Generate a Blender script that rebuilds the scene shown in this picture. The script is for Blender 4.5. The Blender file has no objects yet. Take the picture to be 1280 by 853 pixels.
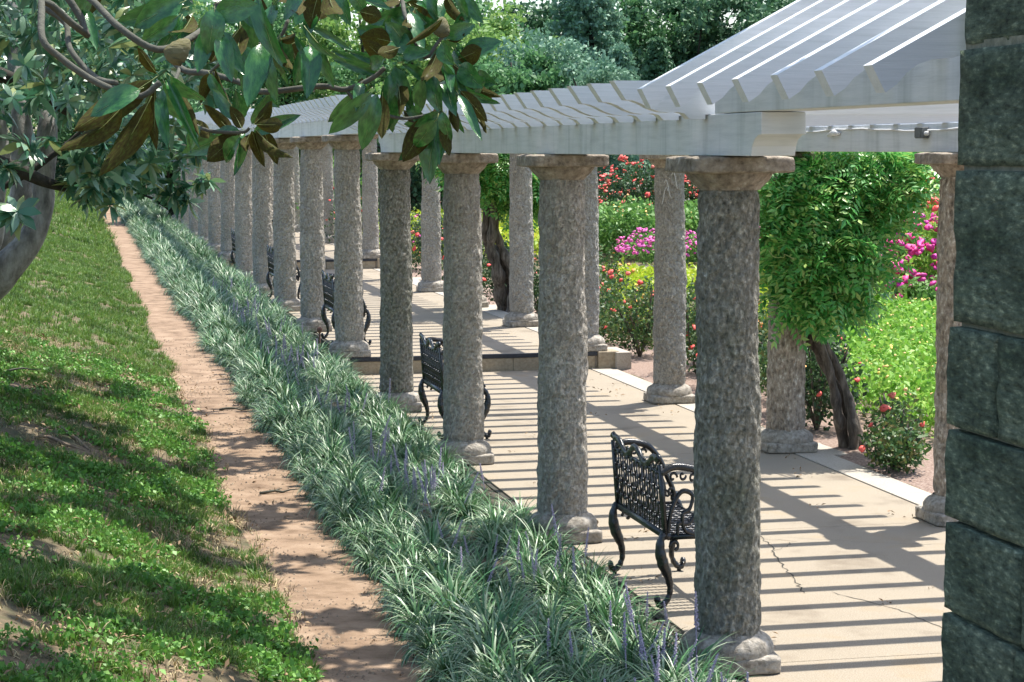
import bpy, math, random
import numpy as np
from mathutils import Vector, Matrix, noise as mn
random.seed(7); rng = np.random.default_rng(7)
S = bpy.context.scene; COL = S.collection
R = math.radians
# ------------------------------------------------------------------ camera
EYE = Vector((-3.275, -9.968, 2.6535)); YAW, PITCH, ROLL, FPX = .213, .0932, -.0041, 2590.7
cam = bpy.data.objects.new('camera', bpy.data.cameras.new('camera')); COL.objects.link(cam)
cam.data.sensor_width = 36; cam.data.lens = FPX/1280*36
cam.data.clip_start = .1; cam.data.clip_end = 2000
cam.matrix_world = Matrix.Translation(EYE) @ Matrix.Rotation(-YAW, 4, 'Z') @ Matrix.Rotation(math.pi/2-PITCH, 4, 'X') @ Matrix.Rotation(ROLL, 4, 'Z')
S.camera = cam
CM = cam.matrix_world.copy()
def at(px, py, d):            # the place a direction of the photo reaches at d metres of depth
    return CM @ Vector(((px-640)/FPX*d, -(py-426.5)/FPX*d, -d))
# ------------------------------------------------------------------ sky and sun
W = bpy.data.worlds.new('World'); S.world = W; W.use_nodes = True
nt = W.node_tree; nt.nodes.clear()
sky = nt.nodes.new('ShaderNodeTexSky'); sky.sky_type = 'NISHITA'; sky.sun_disc = False
SUNV = Vector((.338, .22, 1)).normalized()
sky.sun_elevation = math.asin(SUNV.z); sky.sun_rotation = math.atan2(SUNV.x, SUNV.y)
sky.air_density = 1.0; sky.dust_density = 1.5; sky.ozone_density = 1.0
bg = nt.nodes.new('ShaderNodeBackground'); bg.inputs['Strength'].default_value = .14
wo = nt.nodes.new('ShaderNodeOutputWorld')
nt.links.new(sky.outputs[0], bg.inputs[0]); nt.links.new(bg.outputs[0], wo.inputs[0])
sun = bpy.data.objects.new('sun', bpy.data.lights.new('sun', 'SUN')); COL.objects.link(sun)
sun.data.energy = 4.2; sun.data.angle = R(.5); sun.data.color = (1, .95, .87)
sun.rotation_euler = SUNV.to_track_quat('Z', 'Y').to_euler()
S.view_settings.view_transform = 'Standard'; S.view_settings.look = 'None'
S.view_settings.exposure = 1.0; S.view_settings.gamma = 1
S.render.resolution_x = 1024; S.render.resolution_y = 682
S.cycles.max_bounces = 6; S.cycles.transparent_max_bounces = 4
# ------------------------------------------------------------------ materials
def mat(name, cols, scale=8, rough=.8, bump=0, bscale=None, island=0, stretch=(1, 1, 1), detail=6, spec=.5,
        cols2=None, scale2=1.5, mix2=.5, back=None, trans=0, bdist=.01, metal=0, coat=0, world=False, chip=0, flecks=0, stretch2=None):
    m = bpy.data.materials.new(name); m.use_nodes = True; n = m.node_tree; N = n.nodes; L = n.links
    p = N['Principled BSDF']; p.inputs['Roughness'].default_value = rough; p.inputs['Specular IOR Level'].default_value = spec
    p.inputs['Metallic'].default_value = metal; p.inputs['Coat Weight'].default_value = coat
    tc = N.new('ShaderNodeTexCoord'); mp = N.new('ShaderNodeMapping'); mp.inputs['Scale'].default_value = stretch
    if world:
        ge = N.new('ShaderNodeNewGeometry'); L.new(ge.outputs['Position'], mp.inputs[0])
    else: L.new(tc.outputs['Object'], mp.inputs[0])
    mp2 = mp
    if stretch2:
        mp2 = N.new('ShaderNodeMapping'); mp2.inputs['Scale'].default_value = stretch2; L.new(mp.inputs[0].links[0].from_socket, mp2.inputs[0])
    def ramp(cs, sc, det=detail, mp=mp):
        t = N.new('ShaderNodeTexNoise'); t.inputs['Scale'].default_value = sc; t.inputs['Detail'].default_value = det; t.inputs['Roughness'].default_value = .65
        L.new(mp.outputs[0], t.inputs['Vector'])
        r = N.new('ShaderNodeValToRGB'); L.new(t.outputs[0], r.inputs[0])
        k = len(cs)
        r.color_ramp.elements[0].position = .3; r.color_ramp.elements[1].position = .7
        for i in range(k-2): r.color_ramp.elements.new(.3+.4*(i+1)/(k-1))
        for i, c in enumerate(cs): r.color_ramp.elements[i].color = (*c, 1)
        return r.outputs[0], t.outputs[0]
    if island:
        ge2 = N.new('ShaderNodeNewGeometry'); r = N.new('ShaderNodeValToRGB'); L.new(ge2.outputs['Random Per Island'], r.inputs[0])
        k = len(cols)
        for i in range(k-2): r.color_ramp.elements.new((i+1)/(k-1))
        for i, c in enumerate(cols): r.color_ramp.elements[i].color = (*c, 1)
        c = r.outputs[0]; t = None
    else: c, t = ramp(cols, scale)
    if cols2:
        c2, _ = ramp(cols2, scale2, 3, mp2)
        mx = N.new('ShaderNodeMix'); mx.data_type = 'RGBA'; mx.blend_type = 'MULTIPLY'; mx.inputs['Factor'].default_value = mix2
        L.new(c, mx.inputs['A']); L.new(c2, mx.inputs['B']); c = mx.outputs['Result']
    if back:
        ge3 = N.new('ShaderNodeNewGeometry'); mx = N.new('ShaderNodeMix'); mx.data_type = 'RGBA'
        L.new(ge3.outputs['Backfacing'], mx.inputs['Factor']); L.new(c, mx.inputs['A'])
        bk, _ = ramp(back, 14, 4); L.new(bk, mx.inputs['B']); c = mx.outputs['Result']
        mr = N.new('ShaderNodeMath'); mr.operation = 'MULTIPLY_ADD'; L.new(ge3.outputs['Backfacing'], mr.inputs[0]); mr.inputs[1].default_value = .75-rough; mr.inputs[2].default_value = rough
        L.new(mr.outputs[0], p.inputs['Roughness'])
        for nm_, v_ in (('Coat Weight', coat), ('Specular IOR Level', spec)):
            mc = N.new('ShaderNodeMath'); mc.operation = 'MULTIPLY_ADD'; L.new(ge3.outputs['Backfacing'], mc.inputs[0]); mc.inputs[1].default_value = -v_*.85; mc.inputs[2].default_value = v_; L.new(mc.outputs[0], p.inputs[nm_])
    L.new(c, p.inputs['Base Color'])
    if trans:
        tr = N.new('ShaderNodeBsdfTranslucent'); L.new(c, tr.inputs[0]); ms = N.new('ShaderNodeMixShader'); ms.inputs[0].default_value = trans
        L.new(p.outputs[0], ms.inputs[1]); L.new(tr.outputs[0], ms.inputs[2]); L.new(ms.outputs[0], N['Material Output'].inputs[0])
    if bump:
        b = N.new('ShaderNodeBump'); b.inputs['Strength'].default_value = bump; b.inputs['Distance'].default_value = bdist
        t2 = N.new('ShaderNodeTexNoise'); t2.inputs['Scale'].default_value = bscale or scale; t2.inputs['Detail'].default_value = 8; t2.inputs['Roughness'].default_value = .65
        L.new(mp.outputs[0], t2.inputs['Vector']); 
        h = t2.outputs[0]
        if chip:
            vo = N.new('ShaderNodeTexVoronoi'); vo.feature = 'SMOOTH_F1'; vo.inputs['Scale'].default_value = chip; vo.inputs['Randomness'].default_value = 1
            ad = N.new('ShaderNodeVectorMath'); ad.operation = 'MULTIPLY_ADD'; L.new(t2.outputs['Color'], ad.inputs[0]); ad.inputs[1].default_value = (.06, .06, .06); L.new(mp.outputs[0], ad.inputs[2])
            L.new(ad.outputs[0], vo.inputs['Vector']); ma = N.new('ShaderNodeMath'); ma.operation = 'MULTIPLY_ADD'; L.new(vo.outputs['Distance'], ma.inputs[0]); ma.inputs[1].default_value = 1.3; L.new(h, ma.inputs[2]); h = ma.outputs[0]
            if flecks:  # chip pits darkened in the colour: relief shade put in beside the pale flecks
                r3 = N.new('ShaderNodeValToRGB'); r3.color_ramp.elements[0].position = .18; r3.color_ramp.elements[1].position = .42; r3.color_ramp.elements[0].color = (.5, .5, .48, 1); r3.color_ramp.elements[1].color = (1.0, 1.0, 1.0, 1); L.new(vo.outputs['Distance'], r3.inputs[0])
                mx = N.new('ShaderNodeMix'); mx.data_type = 'RGBA'; mx.blend_type = 'MULTIPLY'; mx.inputs['Factor'].default_value = flecks; L.new(c, mx.inputs['A']); L.new(r3.outputs[0], mx.inputs['B']); L.new(mx.outputs['Result'], p.inputs['Base Color'])
        L.new(h, b.inputs['Height']); L.new(b.outputs[0], p.inputs['Normal'])
    return m
M = {}
M['granite'] = mat('granite', [(.27, .25, .215), (.49, .455, .40), (.57, .535, .47), (.88, .84, .76)], 70, .85, 1, 34, cols2=[(.62, .59, .54), (1, 1, 1)], scale2=3.2, mix2=.7, bdist=.04, stretch=(1, 1, .7), chip=36, flecks=.35)
M['granite_dark'] = mat('granite_dark', [(.11, .115, .085), (.30, .285, .24), (.41, .39, .34), (.75, .72, .65)], 48, .85, 1, 30, cols2=[(.45, .52, .42), (.9, .9, .86), (1, 1, .98)], scale2=2.6, mix2=.8, bdist=.045, stretch=(1, 1, .7), chip=34, flecks=.35)
M['granite_pink'] = mat('granite_pink', [(.16, .13, .10), (.36, .30, .24), (.50, .43, .35), (.9, .86, .78)], 44, .85, 1, 30, cols2=[(.6, .55, .48), (1, 1, 1)], scale2=3, mix2=.6, bdist=.018, stretch=(1, 1, .55), chip=26, flecks=.8)
M['cap'] = mat('capital_stone', [(.12, .10, .075), (.31, .26, .21), (.44, .38, .31), (.6, .55, .48)], 22, .85, 1, 20, cols2=[(.4, .38, .34), (1, 1, 1)], scale2=5, mix2=.7, bdist=.02, chip=12)
M['base'] = mat('base_stone', [(.17, .15, .125), (.35, .32, .27), (.46, .42, .36), (.62, .59, .53)], 28, .85, 1, 26, cols2=[(.5, .46, .41), (1, 1, 1)], scale2=5, mix2=.75, bdist=.018, chip=14)
M['pier'] = mat('pier_stone', [(.02, .032, .023), (.09, .122, .092), (.16, .20, .15), (.44, .48, .36)], 55, .9, 1, 34, cols2=[(.22, .32, .25), (.85, .92, .85), (1, 1, .9)], scale2=3.5, mix2=.9, bdist=.02, chip=16, stretch=(1, .35, 1))
M['mortar'] = mat('mortar', [(.12, .13, .09), (.30, .30, .23)], 20, .95, .8, 40)
M['white'] = mat('white_paint', [(.70, .72, .73), (.79, .81, .83), (.84, .85, .87)], 2.5, .4, .35, 12, stretch=(1, 9, 22), cols2=[(.86, .87, .86), (1, 1, 1)], scale2=1.0, mix2=.5, bdist=.004)
M['whiteb'] = mat('white_beam_paint', [(.60, .63, .65), (.70, .73, .75), (.76, .78, .80)], 2.0, .5, .3, 9, stretch=(1, 1.2, 18), cols2=[(.60, .64, .63), (.95, .96, .97), (1, 1, 1)], scale2=1.4, mix2=.75, stretch2=(1.5, 3.6, .5), bdist=.004)
M['soffit'] = mat('stained_paint', [(.55, .5, .4), (.7, .66, .56)], 6, .6, .4, 30)
M['iron'] = mat('black_iron', [(.006, .007, .009), (.016, .018, .022)], 30, .27, .3, 60, spec=.7)
M['slab'] = mat('exposed_aggregate', [(.12, .10, .075), (.275, .23, .17), (.335, .285, .215), (.50, .45, .37)], 130, .9, .35, 130, cols2=[(.6, .57, .54), (.95, .95, .95), (1, 1, 1), (1, .92, .8)], scale2=1.5, mix2=.8, bdist=.006, world=True)
M['curb'] = mat('curb_stone', [(.33, .29, .24), (.43, .39, .33), (.52, .48, .42)], 60, .9, .4, 90, cols2=[(.8, .78, .74), (1, 1, 1)], scale2=2, mix2=.7, bdist=.004, world=True)
M['joint'] = mat('joint_dark', [(.03, .028, .022), (.07, .065, .05)], 20, .95)
M['riser'] = mat('sandstone_riser', [(.27, .22, .15), (.37, .31, .22), (.45, .39, .29)], 25, .9, .6, 40, cols2=[(.65, .6, .55), (1, 1, 1)], scale2=3)
M['nosing'] = mat('dark_nosing', [(.018, .021, .028), (.04, .045, .055)], 30, .7)
M['dirt'] = mat('path_dirt', [(.15, .095, .055), (.285, .195, .125), (.38, .275, .19)], 4, .95, .6, 30, cols2=[(.72, .68, .64), (1, 1, 1)], scale2=1.3, mix2=.8, world=True, bdist=.01)
M['soil'] = mat('bed_soil', [(.035, .025, .018), (.09, .065, .045)], 12, .95, 1, 20, world=True)
M['mulch'] = mat('mulch', [(.10, .06, .045), (.26, .18, .14), (.42, .34, .29)], 45, .95, 1, 60, world=True)
M['turf'] = mat('turf', [(.05, .075, .02), (.10, .09, .045), (.17, .125, .075), (.26, .19, .125)], 3, .95, 1, 40, world=True, cols2=[(.6, .6, .55), (1, 1, 1)], scale2=9)
M['ground'] = mat('ground', [(.05, .09, .025), (.09, .15, .04)], 1.3, .95, .5, 20, world=True)
M['blade'] = mat('grass_blade', [(.055, .14, .028), (.12, .25, .045), (.21, .36, .075), (.33, .36, .14), (.08, .2, .035)], rough=.5, island=1, trans=.3, world=True, cols2=[(.28, .36, .25), (.8, .85, .6), (1, 1, .8)], scale2=1.4, mix2=.9)
M['weed'] = mat('clover_leaf', [(.07, .2, .03), (.13, .31, .05), (.2, .42, .07)], rough=.5, island=1, trans=.25)
M['liriope'] = mat('lilyturf_blade', [(.02, .085, .03), (.055, .19, .06), (.11, .28, .10), (.42, .54, .34), (.05, .18, .035), (.2, .38, .17), (.5, .6, .4), (.36, .50, .30)], rough=.42, island=1, trans=.06, spec=.6, world=True, cols2=[(.4, .45, .45), (1, 1, 1)], scale2=2.6, mix2=.8)  # pale tones put gloss highlights into the blade colour
M['spike'] = mat('lilyturf_flower', [(.26, .22, .36), (.42, .36, .50), (.55, .48, .58)], rough=.7, island=1)
M['stalk'] = mat('lilyturf_stalk', [(.12, .08, .14), (.16, .14, .14)], 20, .7)
M['magleaf'] = mat('magnolia_leaf', [(.012, .075, .016), (.03, .14, .028), (.07, .22, .045)], 5, .22, .22, 9, back=[(.03, .026, .006), (.06, .05, .01), (.08, .11, .018)], spec=.7, coat=.3, trans=.12, bdist=.01)
M['magsmall'] = mat('magnolia_far_leaf', [(.03, .11, .06), (.05, .17, .09), (.09, .24, .13), (.3, .46, .34), (.30, .34, .10), (.10, .28, .17)], rough=.3, island=1, spec=1.0, trans=.25)
M['midrib'] = mat('leaf_midrib', [(.24, .32, .10), (.34, .38, .15)], 9, .5)
M['twig'] = mat('twig_bark', [(.06, .06, .045), (.13, .13, .10)], 25, .9, .6, 50)
M['rootbark'] = mat('root_bark', [(.14, .10, .07), (.32, .25, .18)], 20, .95, 1, 30)
M['bark_dark_and_shaded'] = mat('dark_and_shaded_bark', [(.018, .016, .012), (.05, .045, .035)], 14, .9, 1, 24)  # dark bark of far trunks; on magnolia limbs, shade put into the colour
M['barkgrey'] = mat('grey_bark', [(.10, .095, .09), (.33, .32, .30), (.55, .54, .51)], 11, .9, 1, 14, cols2=[(.5, .5, .48), (1, 1, 1)], scale2=2, mix2=.8, stretch=(1, 1, .4), bdist=.02)
M['vinebark'] = mat('vine_bark', [(.02, .016, .012), (.12, .098, .078), (.27, .235, .20)], 9, .9, 1, 12, stretch=(2.4, 2.4, .5), bdist=.03)
M['bloom'] = mat('coral_bloom', [(.75, .06, .05), (.8, .11, .09), (.8, .2, .14)], rough=.6, island=1)
M['magenta'] = mat('magenta_bloom', [(.62, .02, .2), (.75, .05, .28), (.55, .02, .35)], rough=.6, island=1)
M['pink'] = mat('pink_bloom', [(.62, .06, .32), (.8, .16, .5), (.7, .1, .3)], rough=.6, island=1)
M['orange'] = mat('orange_bloom', [(.8, .3, .05), (.85, .45, .1)], rough=.6, island=1)
def leafmat(n, cs, rough=.5, trans=.3, spec=.4): M[n] = mat(n, cs, rough=rough, island=1, trans=trans, spec=spec)
leafmat('rose_leaf', [(.03, .08, .03), (.06, .14, .045), (.11, .2, .05), (.16, .14, .05)])
leafmat('rose_leaf_dark', [(.015, .045, .02), (.04, .09, .03), (.07, .13, .04)])
leafmat('bright_leaf', [(.13, .32, .03), (.2, .44, .05), (.28, .52, .09), (.36, .52, .1)], .5, .35)
leafmat('lime_leaf', [(.30, .46, .03), (.44, .56, .04), (.55, .58, .06)], .5, .35)
leafmat('garden_leaf', [(.09, .22, .05), (.15, .33, .07), (.22, .4, .1)], .5, .3)
leafmat('vine_leaf', [(.03, .17, .035), (.07, .31, .06), (.13, .43, .09), (.27, .56, .17), (.38, .52, .13)], .35, .35, .6)
leafmat('vine_leaf_light', [(.10, .26, .04), (.17, .36, .06), (.26, .42, .1)], .4, .35, .6)
leafmat('tree_dark', [(.05, .13, .07), (.09, .2, .10), (.14, .27, .14)], .6, .25)  # this green and the blue below lightened: haze put into leaf colour
leafmat('tree_blue', [(.11, .23, .15), (.17, .32, .21), (.25, .42, .29)], .6, .25)
leafmat('tree_mid', [(.07, .19, .07), (.12, .28, .11), (.18, .37, .15)], .6, .3)
leafmat('tree_light', [(.14, .28, .07), (.22, .4, .1), (.32, .46, .14)], .6, .35)
M['fruit'] = mat('seed_cone', [(.22, .22, .09), (.38, .36, .16), (.5, .36, .24)], 60, .8, 1, 90, bdist=.01)
M['rust'] = mat('rusty_iron', [(.10, .05, .035), (.22, .12, .09)], 30, .9, .6, 60)
M['box'] = mat('grey_box', [(.09, .10, .10), (.15, .16, .16)], 30, .6)
M['conduit'] = mat('white_conduit', [(.7, .7, .68), (.78, .78, .76)], 20, .5)
M['deadleaf'] = mat('dead_leaf', [(.2, .12, .06), (.4, .28, .16)], 9, .8)
# ------------------------------------------------------------------ helpers
def tag(o, label=None, cat=None, group=None, kind=None):
    if label: o['label'] = label
    if cat: o['category'] = cat
    if group: o['group'] = group
    if kind: o['kind'] = kind
    return o
def empty(name, loc=(0, 0, 0), rz=0, **k):
    o = bpy.data.objects.new(name, None); COL.objects.link(o); o.location = loc; o.rotation_euler.z = rz
    o.empty_display_size = .1
    return tag(o, **k)
class MB:
    K = 1
    def __init__(s): s.v = []; s.f = []
    def add(s, V, F):
        n = len(s.v); s.v += [tuple(p) for p in V]; s.f += [tuple(i+n for i in f) for f in F]; return s
    def box(s, a, b):
        x0, y0, z0 = a; x1, y1, z1 = b
        return s.add([(x0, y0, z0), (x1, y0, z0), (x1, y1, z0), (x0, y1, z0), (x0, y0, z1), (x1, y0, z1), (x1, y1, z1), (x0, y1, z1)],
              [(0, 3, 2, 1), (4, 5, 6, 7), (0, 1, 5, 4), (1, 2, 6, 5), (2, 3, 7, 6), (3, 0, 4, 7)])
    def tube(s, pts, rad, n=6, cap=True):
        pts = [Vector(p) for p in pts]; m = len(pts)
        if not hasattr(rad, '__len__'): rad = [rad]*m
        if MB.K != 1: rad = [q*MB.K for q in rad]
        V = []; t0 = (pts[1]-pts[0]).normalized(); u = t0.orthogonal().normalized()
        for i in range(m):
            t = (pts[min(i+1, m-1)]-pts[max(i-1, 0)])
            t = t.normalized() if t.length > 1e-9 else t0
            u = (u-t*u.dot(t)); u = u.normalized() if u.length > 1e-6 else t.orthogonal().normalized()
            w = t.cross(u)
            for k in range(n):
                a = 2*math.pi*k/n; V.append(pts[i]+(u*math.cos(a)+w*math.sin(a))*rad[i])
        F = [(i*n+k, i*n+(k+1) % n, (i+1)*n+(k+1) % n, (i+1)*n+k) for i in range(m-1) for k in range(n)]
        if cap: F += [tuple(range(n))[::-1], tuple((m-1)*n+k for k in range(n))]
        return s.add(V, F)
    def prism(s, prof, a, b, ax='y'):       # closed profile extruded from a to b
        k = len(prof)
        if ax == 'y': V = [(p[0], a, p[1]) for p in prof]+[(p[0], b, p[1]) for p in prof]
        else: V = [(a, p[0], p[1]) for p in prof]+[(b, p[0], p[1]) for p in prof]
        F = [tuple(range(k)), tuple(range(2*k-1, k-1, -1))]+[(i, i+k, (i+1) % k+k, (i+1) % k) for i in range(k)]
        return s.add(V, F)
    def lathe(s, prof, n=24, c=(0, 0, 0)):
        V = [(c[0]+r*math.cos(2*math.pi*k/n), c[1]+r*math.sin(2*math.pi*k/n), c[2]+z) for r, z in prof for k in range(n)]
        m = len(prof)
        F = [(i*n+k, i*n+(k+1) % n, (i+1)*n+(k+1) % n, (i+1)*n+k) for i in range(m-1) for k in range(n)]
        F += [tuple(range(n))[::-1], tuple((m-1)*n+k for k in range(n))]
        return s.add(V, F)
    def mesh(s, name, m, smooth=True, fix=True):
        me = bpy.data.meshes.new(name); me.from_pydata(s.v, [], s.f); me.materials.append(m)
        if fix:
            import bmesh
            bm = bmesh.new(); bm.from_mesh(me); bmesh.ops.recalc_face_normals(bm, faces=bm.faces); bm.to_mesh(me); bm.free()
        if smooth: me.polygons.foreach_set('use_smooth', [True]*len(me.polygons))
        me.update(); return me
    def build(s, name, m, parent=None, smooth=False, bevel=0, **k):
        o = bpy.data.objects.new(name, s.mesh(name, m, smooth)); COL.objects.link(o); o.parent = parent
        if bevel:
            b = o.modifiers.new('bevel', 'BEVEL'); b.width = bevel; b.segments = 2; b.limit_method = 'ANGLE'
        return tag(o, **k)
def put(me, name, parent=None, loc=(0, 0, 0), rot=(0, 0, 0), sc=(1, 1, 1), **k):
    o = bpy.data.objects.new(name, me); COL.objects.link(o); o.parent = parent; o.location = loc; o.rotation_euler = rot; o.scale = sc
    return tag(o, **k)
def npmesh(name, V, F, m, smooth=False):
    V = np.asarray(V, dtype=np.float32); F = np.asarray(F, dtype=np.int32); k = F.shape[1]
    me = bpy.data.meshes.new(name); me.vertices.add(len(V)); me.vertices.foreach_set('co', V.ravel())
    me.loops.add(F.size); me.loops.foreach_set('vertex_index', F.ravel())
    me.polygons.add(len(F)); me.polygons.foreach_set('loop_start', np.arange(len(F), dtype=np.int32)*k)
    me.polygons.foreach_set('loop_total', np.full(len(F), k, dtype=np.int32))
    if smooth: me.polygons.foreach_set('use_smooth', np.ones(len(F), dtype=bool))
    me.materials.append(m); me.update(calc_edges=True); return me
def unit(a): return a/np.maximum(np.linalg.norm(a, axis=1, keepdims=True), 1e-9)
def leaf_cards(P, size, up=.4, ratio=.55, spread=1.0, out=None):
    """folded rhombic leaves at points P: 4 verts, 1 quad each, random facing (biased up/out)"""
    n = len(P); d = unit(rng.normal(size=(n, 3))*spread+(out if out is not None else 0)); nn = unit(rng.normal(size=(n, 3))+np.array([0, 0, up]))
    w = unit(np.cross(d, nn)); nn = np.cross(w, d); s = (size*(.6+.8*rng.random(n)))[:, None] if not hasattr(size, 'shape') else size[:, None]
    V = np.stack([P, P+d*s*.5+w*s*ratio*.5+nn*s*.12, P+d*s-nn*s*.05, P+d*s*.5-w*s*ratio*.5+nn*s*.12], 1).reshape(-1, 3)
    return V, np.arange(4*n).reshape(n, 4)
def leafobj(name, P, size, m, parent=None, kind='stuff', **kw):
    up = kw.pop('up', .4); ratio = kw.pop('ratio', .55); out = kw.pop('out', None); label = kw.pop('label', None)
    V, F = leaf_cards(np.asarray(P), size, up, ratio, out=out)
    o = bpy.data.objects.new(name, npmesh(name, V, F, m)); COL.objects.link(o); o.parent = parent
    tag(o, label=label, kind=kind, **kw); return o
def blobs(P, r, m, name, parent=None, kind='stuff', **kw):
    """small ruffled blossoms: eight-petal cups"""
    V = []; F = []
    for p in P:
        s = r*.82*(.6+.75*random.random()); ax = Vector((random.gauss(0, .6)-.3, random.gauss(0, .6)-.5, 1)).normalized(); q = ax.to_track_quat('Z', 'Y'); b = len(V)
        for ring, (rr, zz) in enumerate(((.1, -.3), (.75, -.1), (1, .28), (.5, .45), (.1, .5))):
            for k in range(6):
                a = k*math.pi/3+ring*.5; j = 1+random.uniform(-.42, .42)
                V.append(Vector(p)+q @ Vector((rr*s*j*math.cos(a), rr*s*j*math.sin(a), zz*s*j)))
        F += [(b+i*6+k, b+i*6+(k+1) % 6, b+(i+1)*6+(k+1) % 6, b+(i+1)*6+k) for i in range(4) for k in range(6)]
    o = bpy.data.objects.new(name, npmesh(name, [tuple(v) for v in V], F, m)); COL.objects.link(o); o.parent = parent
    return tag(o, kind=kind, **kw)
def scatter(name, P, rot, scl, meshes, parent=None, **k):
    me = bpy.data.meshes.new(name); me.vertices.add(len(P)); me.vertices.foreach_set('co', np.asarray(P, dtype=np.float32).ravel())
    for an, ty, dat in (('rot', 'FLOAT_VECTOR', rot), ('scl', 'FLOAT', scl), ('idx', 'INT', rng.integers(0, len(meshes), len(P)))):
        a = me.attributes.new(an, ty, 'POINT'); a.data.foreach_set('vector' if ty == 'FLOAT_VECTOR' else 'value', np.asarray(dat, dtype=np.int32 if ty == 'INT' else np.float32).ravel())
    o = bpy.data.objects.new(name, me); COL.objects.link(o); o.parent = parent; tag(o, **k)
    src = bpy.data.collections.new(name+'_source')
    for i, mm in enumerate(meshes): src.objects.link(bpy.data.objects.new(name+'_piece', mm))
    g = bpy.data.node_groups.new(name, 'GeometryNodeTree'); g.interface.new_socket('Geometry', in_out='INPUT', socket_type='NodeSocketGeometry'); g.interface.new_socket('Geometry', in_out='OUTPUT', socket_type='NodeSocketGeometry')
    N = g.nodes; L = g.links; gi = N.new('NodeGroupInput'); go = N.new('NodeGroupOutput')
    ci = N.new('GeometryNodeCollectionInfo'); ci.inputs['Collection'].default_value = src; ci.inputs['Separate Children'].default_value = True; ci.inputs['Reset Children'].default_value = True
    ip = N.new('GeometryNodeInstanceOnPoints'); ip.inputs['Pick Instance'].default_value = True
    def na(nm, ty): q = N.new('GeometryNodeInputNamedAttribute'); q.data_type = ty; q.inputs['Name'].default_value = nm; return [s_ for s_ in q.outputs if s_.enabled and s_.name == 'Attribute'][0]
    L.new(gi.outputs[0], ip.inputs['Points']); L.new(ci.outputs[0], ip.inputs['Instance'])
    e2r = N.new('FunctionNodeEulerToRotation'); L.new(na('rot', 'FLOAT_VECTOR'), e2r.inputs[0]); L.new(e2r.outputs[0], ip.inputs['Rotation'])
    L.new(na('scl', 'FLOAT'), ip.inputs['Scale']); L.new(na('idx', 'INT'), ip.inputs['Instance Index'])
    L.new(ip.outputs[0], go.inputs[0])
    md = o.modifiers.new('scatter', 'NODES'); md.node_group = g
    return o
def fb(x, y, z=0, s=1.): return mn.fractal(Vector((x*s, y*s, z*s)), 1, 2, 4)
SP, WD = 3.57, 2.877         # column spacing along a row, distance between the rows
RISE = .2
def base(y): return max(0, (y-6)/(5*SP)*RISE)
def gz(x, y):
    b = base(y) if x < 3.05 else -.02
    if x < -2.05:
        d = -2.05-x; e = d if d < 3.2 else 3.2+.35*(d-3.2) if d < 9 else 5.23; b += .31*e*min(1, .35+d/.9)+.07*fb(x, y, 3, .8)*min(1, d/.6)
    return b
# ------------------------------------------------------------------ ground sheets
def sheet(name, xs, ys, zf, m, **k):
    V = [(x, y, zf(x, y)) for y in ys for x in xs]; n = len(xs)
    F = [(j*n+i, j*n+i+1, (j+1)*n+i+1, (j+1)*n+i) for j in range(len(ys)-1) for i in range(n-1)]
    o = bpy.data.objects.new(name, npmesh(name, V, F, m, True)); COL.objects.link(o); return tag(o, **k)
ysn = list(np.arange(-14, 40, .35))+list(np.arange(40, 100, 2))+[100, 140, 200, 350, 700]
ysn0 = [-400, -60, -20]+ysn
xsn = [-500, -100, -40, -25, -16]+list(np.arange(-12, -2, .3))+[-2.0, -1.5, -.02, 0.05, 3.04, 3.1, 3.16, 4, 6, 10, 20, 40, 100, 500]
def ground_z(x, y):
    if -.1 < x < 3.08 and y > -12: return -.25
    return gz(x, y)-(.0 if x <= -2.06 or x > 3.1 else .02)
sheet('ground', xsn, ysn0, lambda x, y: ground_z(x, y) if -8 < x or y > -20 else 0, M['turf'], kind='structure')
def pxe(y): return -2.1+.05*math.sin(y*.9)+.06*fb(0, y, 5, .7)
def strip(name, fa, fb_, ys, dz, m, n=8, lump=0, **k):
    V = []
    for y in ys:
        a, b = fa(y), fb_(y)
        for i in range(n+1):
            t = i/n; x = a+(b-a)*t; V.append((x, y, gz(max(x, -2.05), y)+dz*(1 if 0 < i < n else -.6)+lump*fb(x, y, 9, 3)))
    F = [(j*(n+1)+i, j*(n+1)+i+1, (j+1)*(n+1)+i+1, (j+1)*(n+1)+i) for j in range(len(ys)-1) for i in range(n)]
    o = bpy.data.objects.new(name, npmesh(name, V, F, m, True)); COL.objects.link(o); return tag(o, **k)
ysp = list(np.arange(-8, 30, .2))+list(np.arange(30, 95, 1))
strip('path', lambda y: pxe(y)-.05, lambda y: -1.4+.05*math.sin(y*.7+1), ysp, .012, M['dirt'], 10, .006, kind='structure')
strip('bed_soil', lambda y: -1.5+.04*math.sin(y*1.3), lambda y: -.035, ysp, .03, M['soil'], 8, .012, kind='structure')
strip('mulch_bed', lambda y: 3.17, lambda y: 4.9, ysp, .02, M['mulch'], 10, .012, kind='structure')
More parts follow.
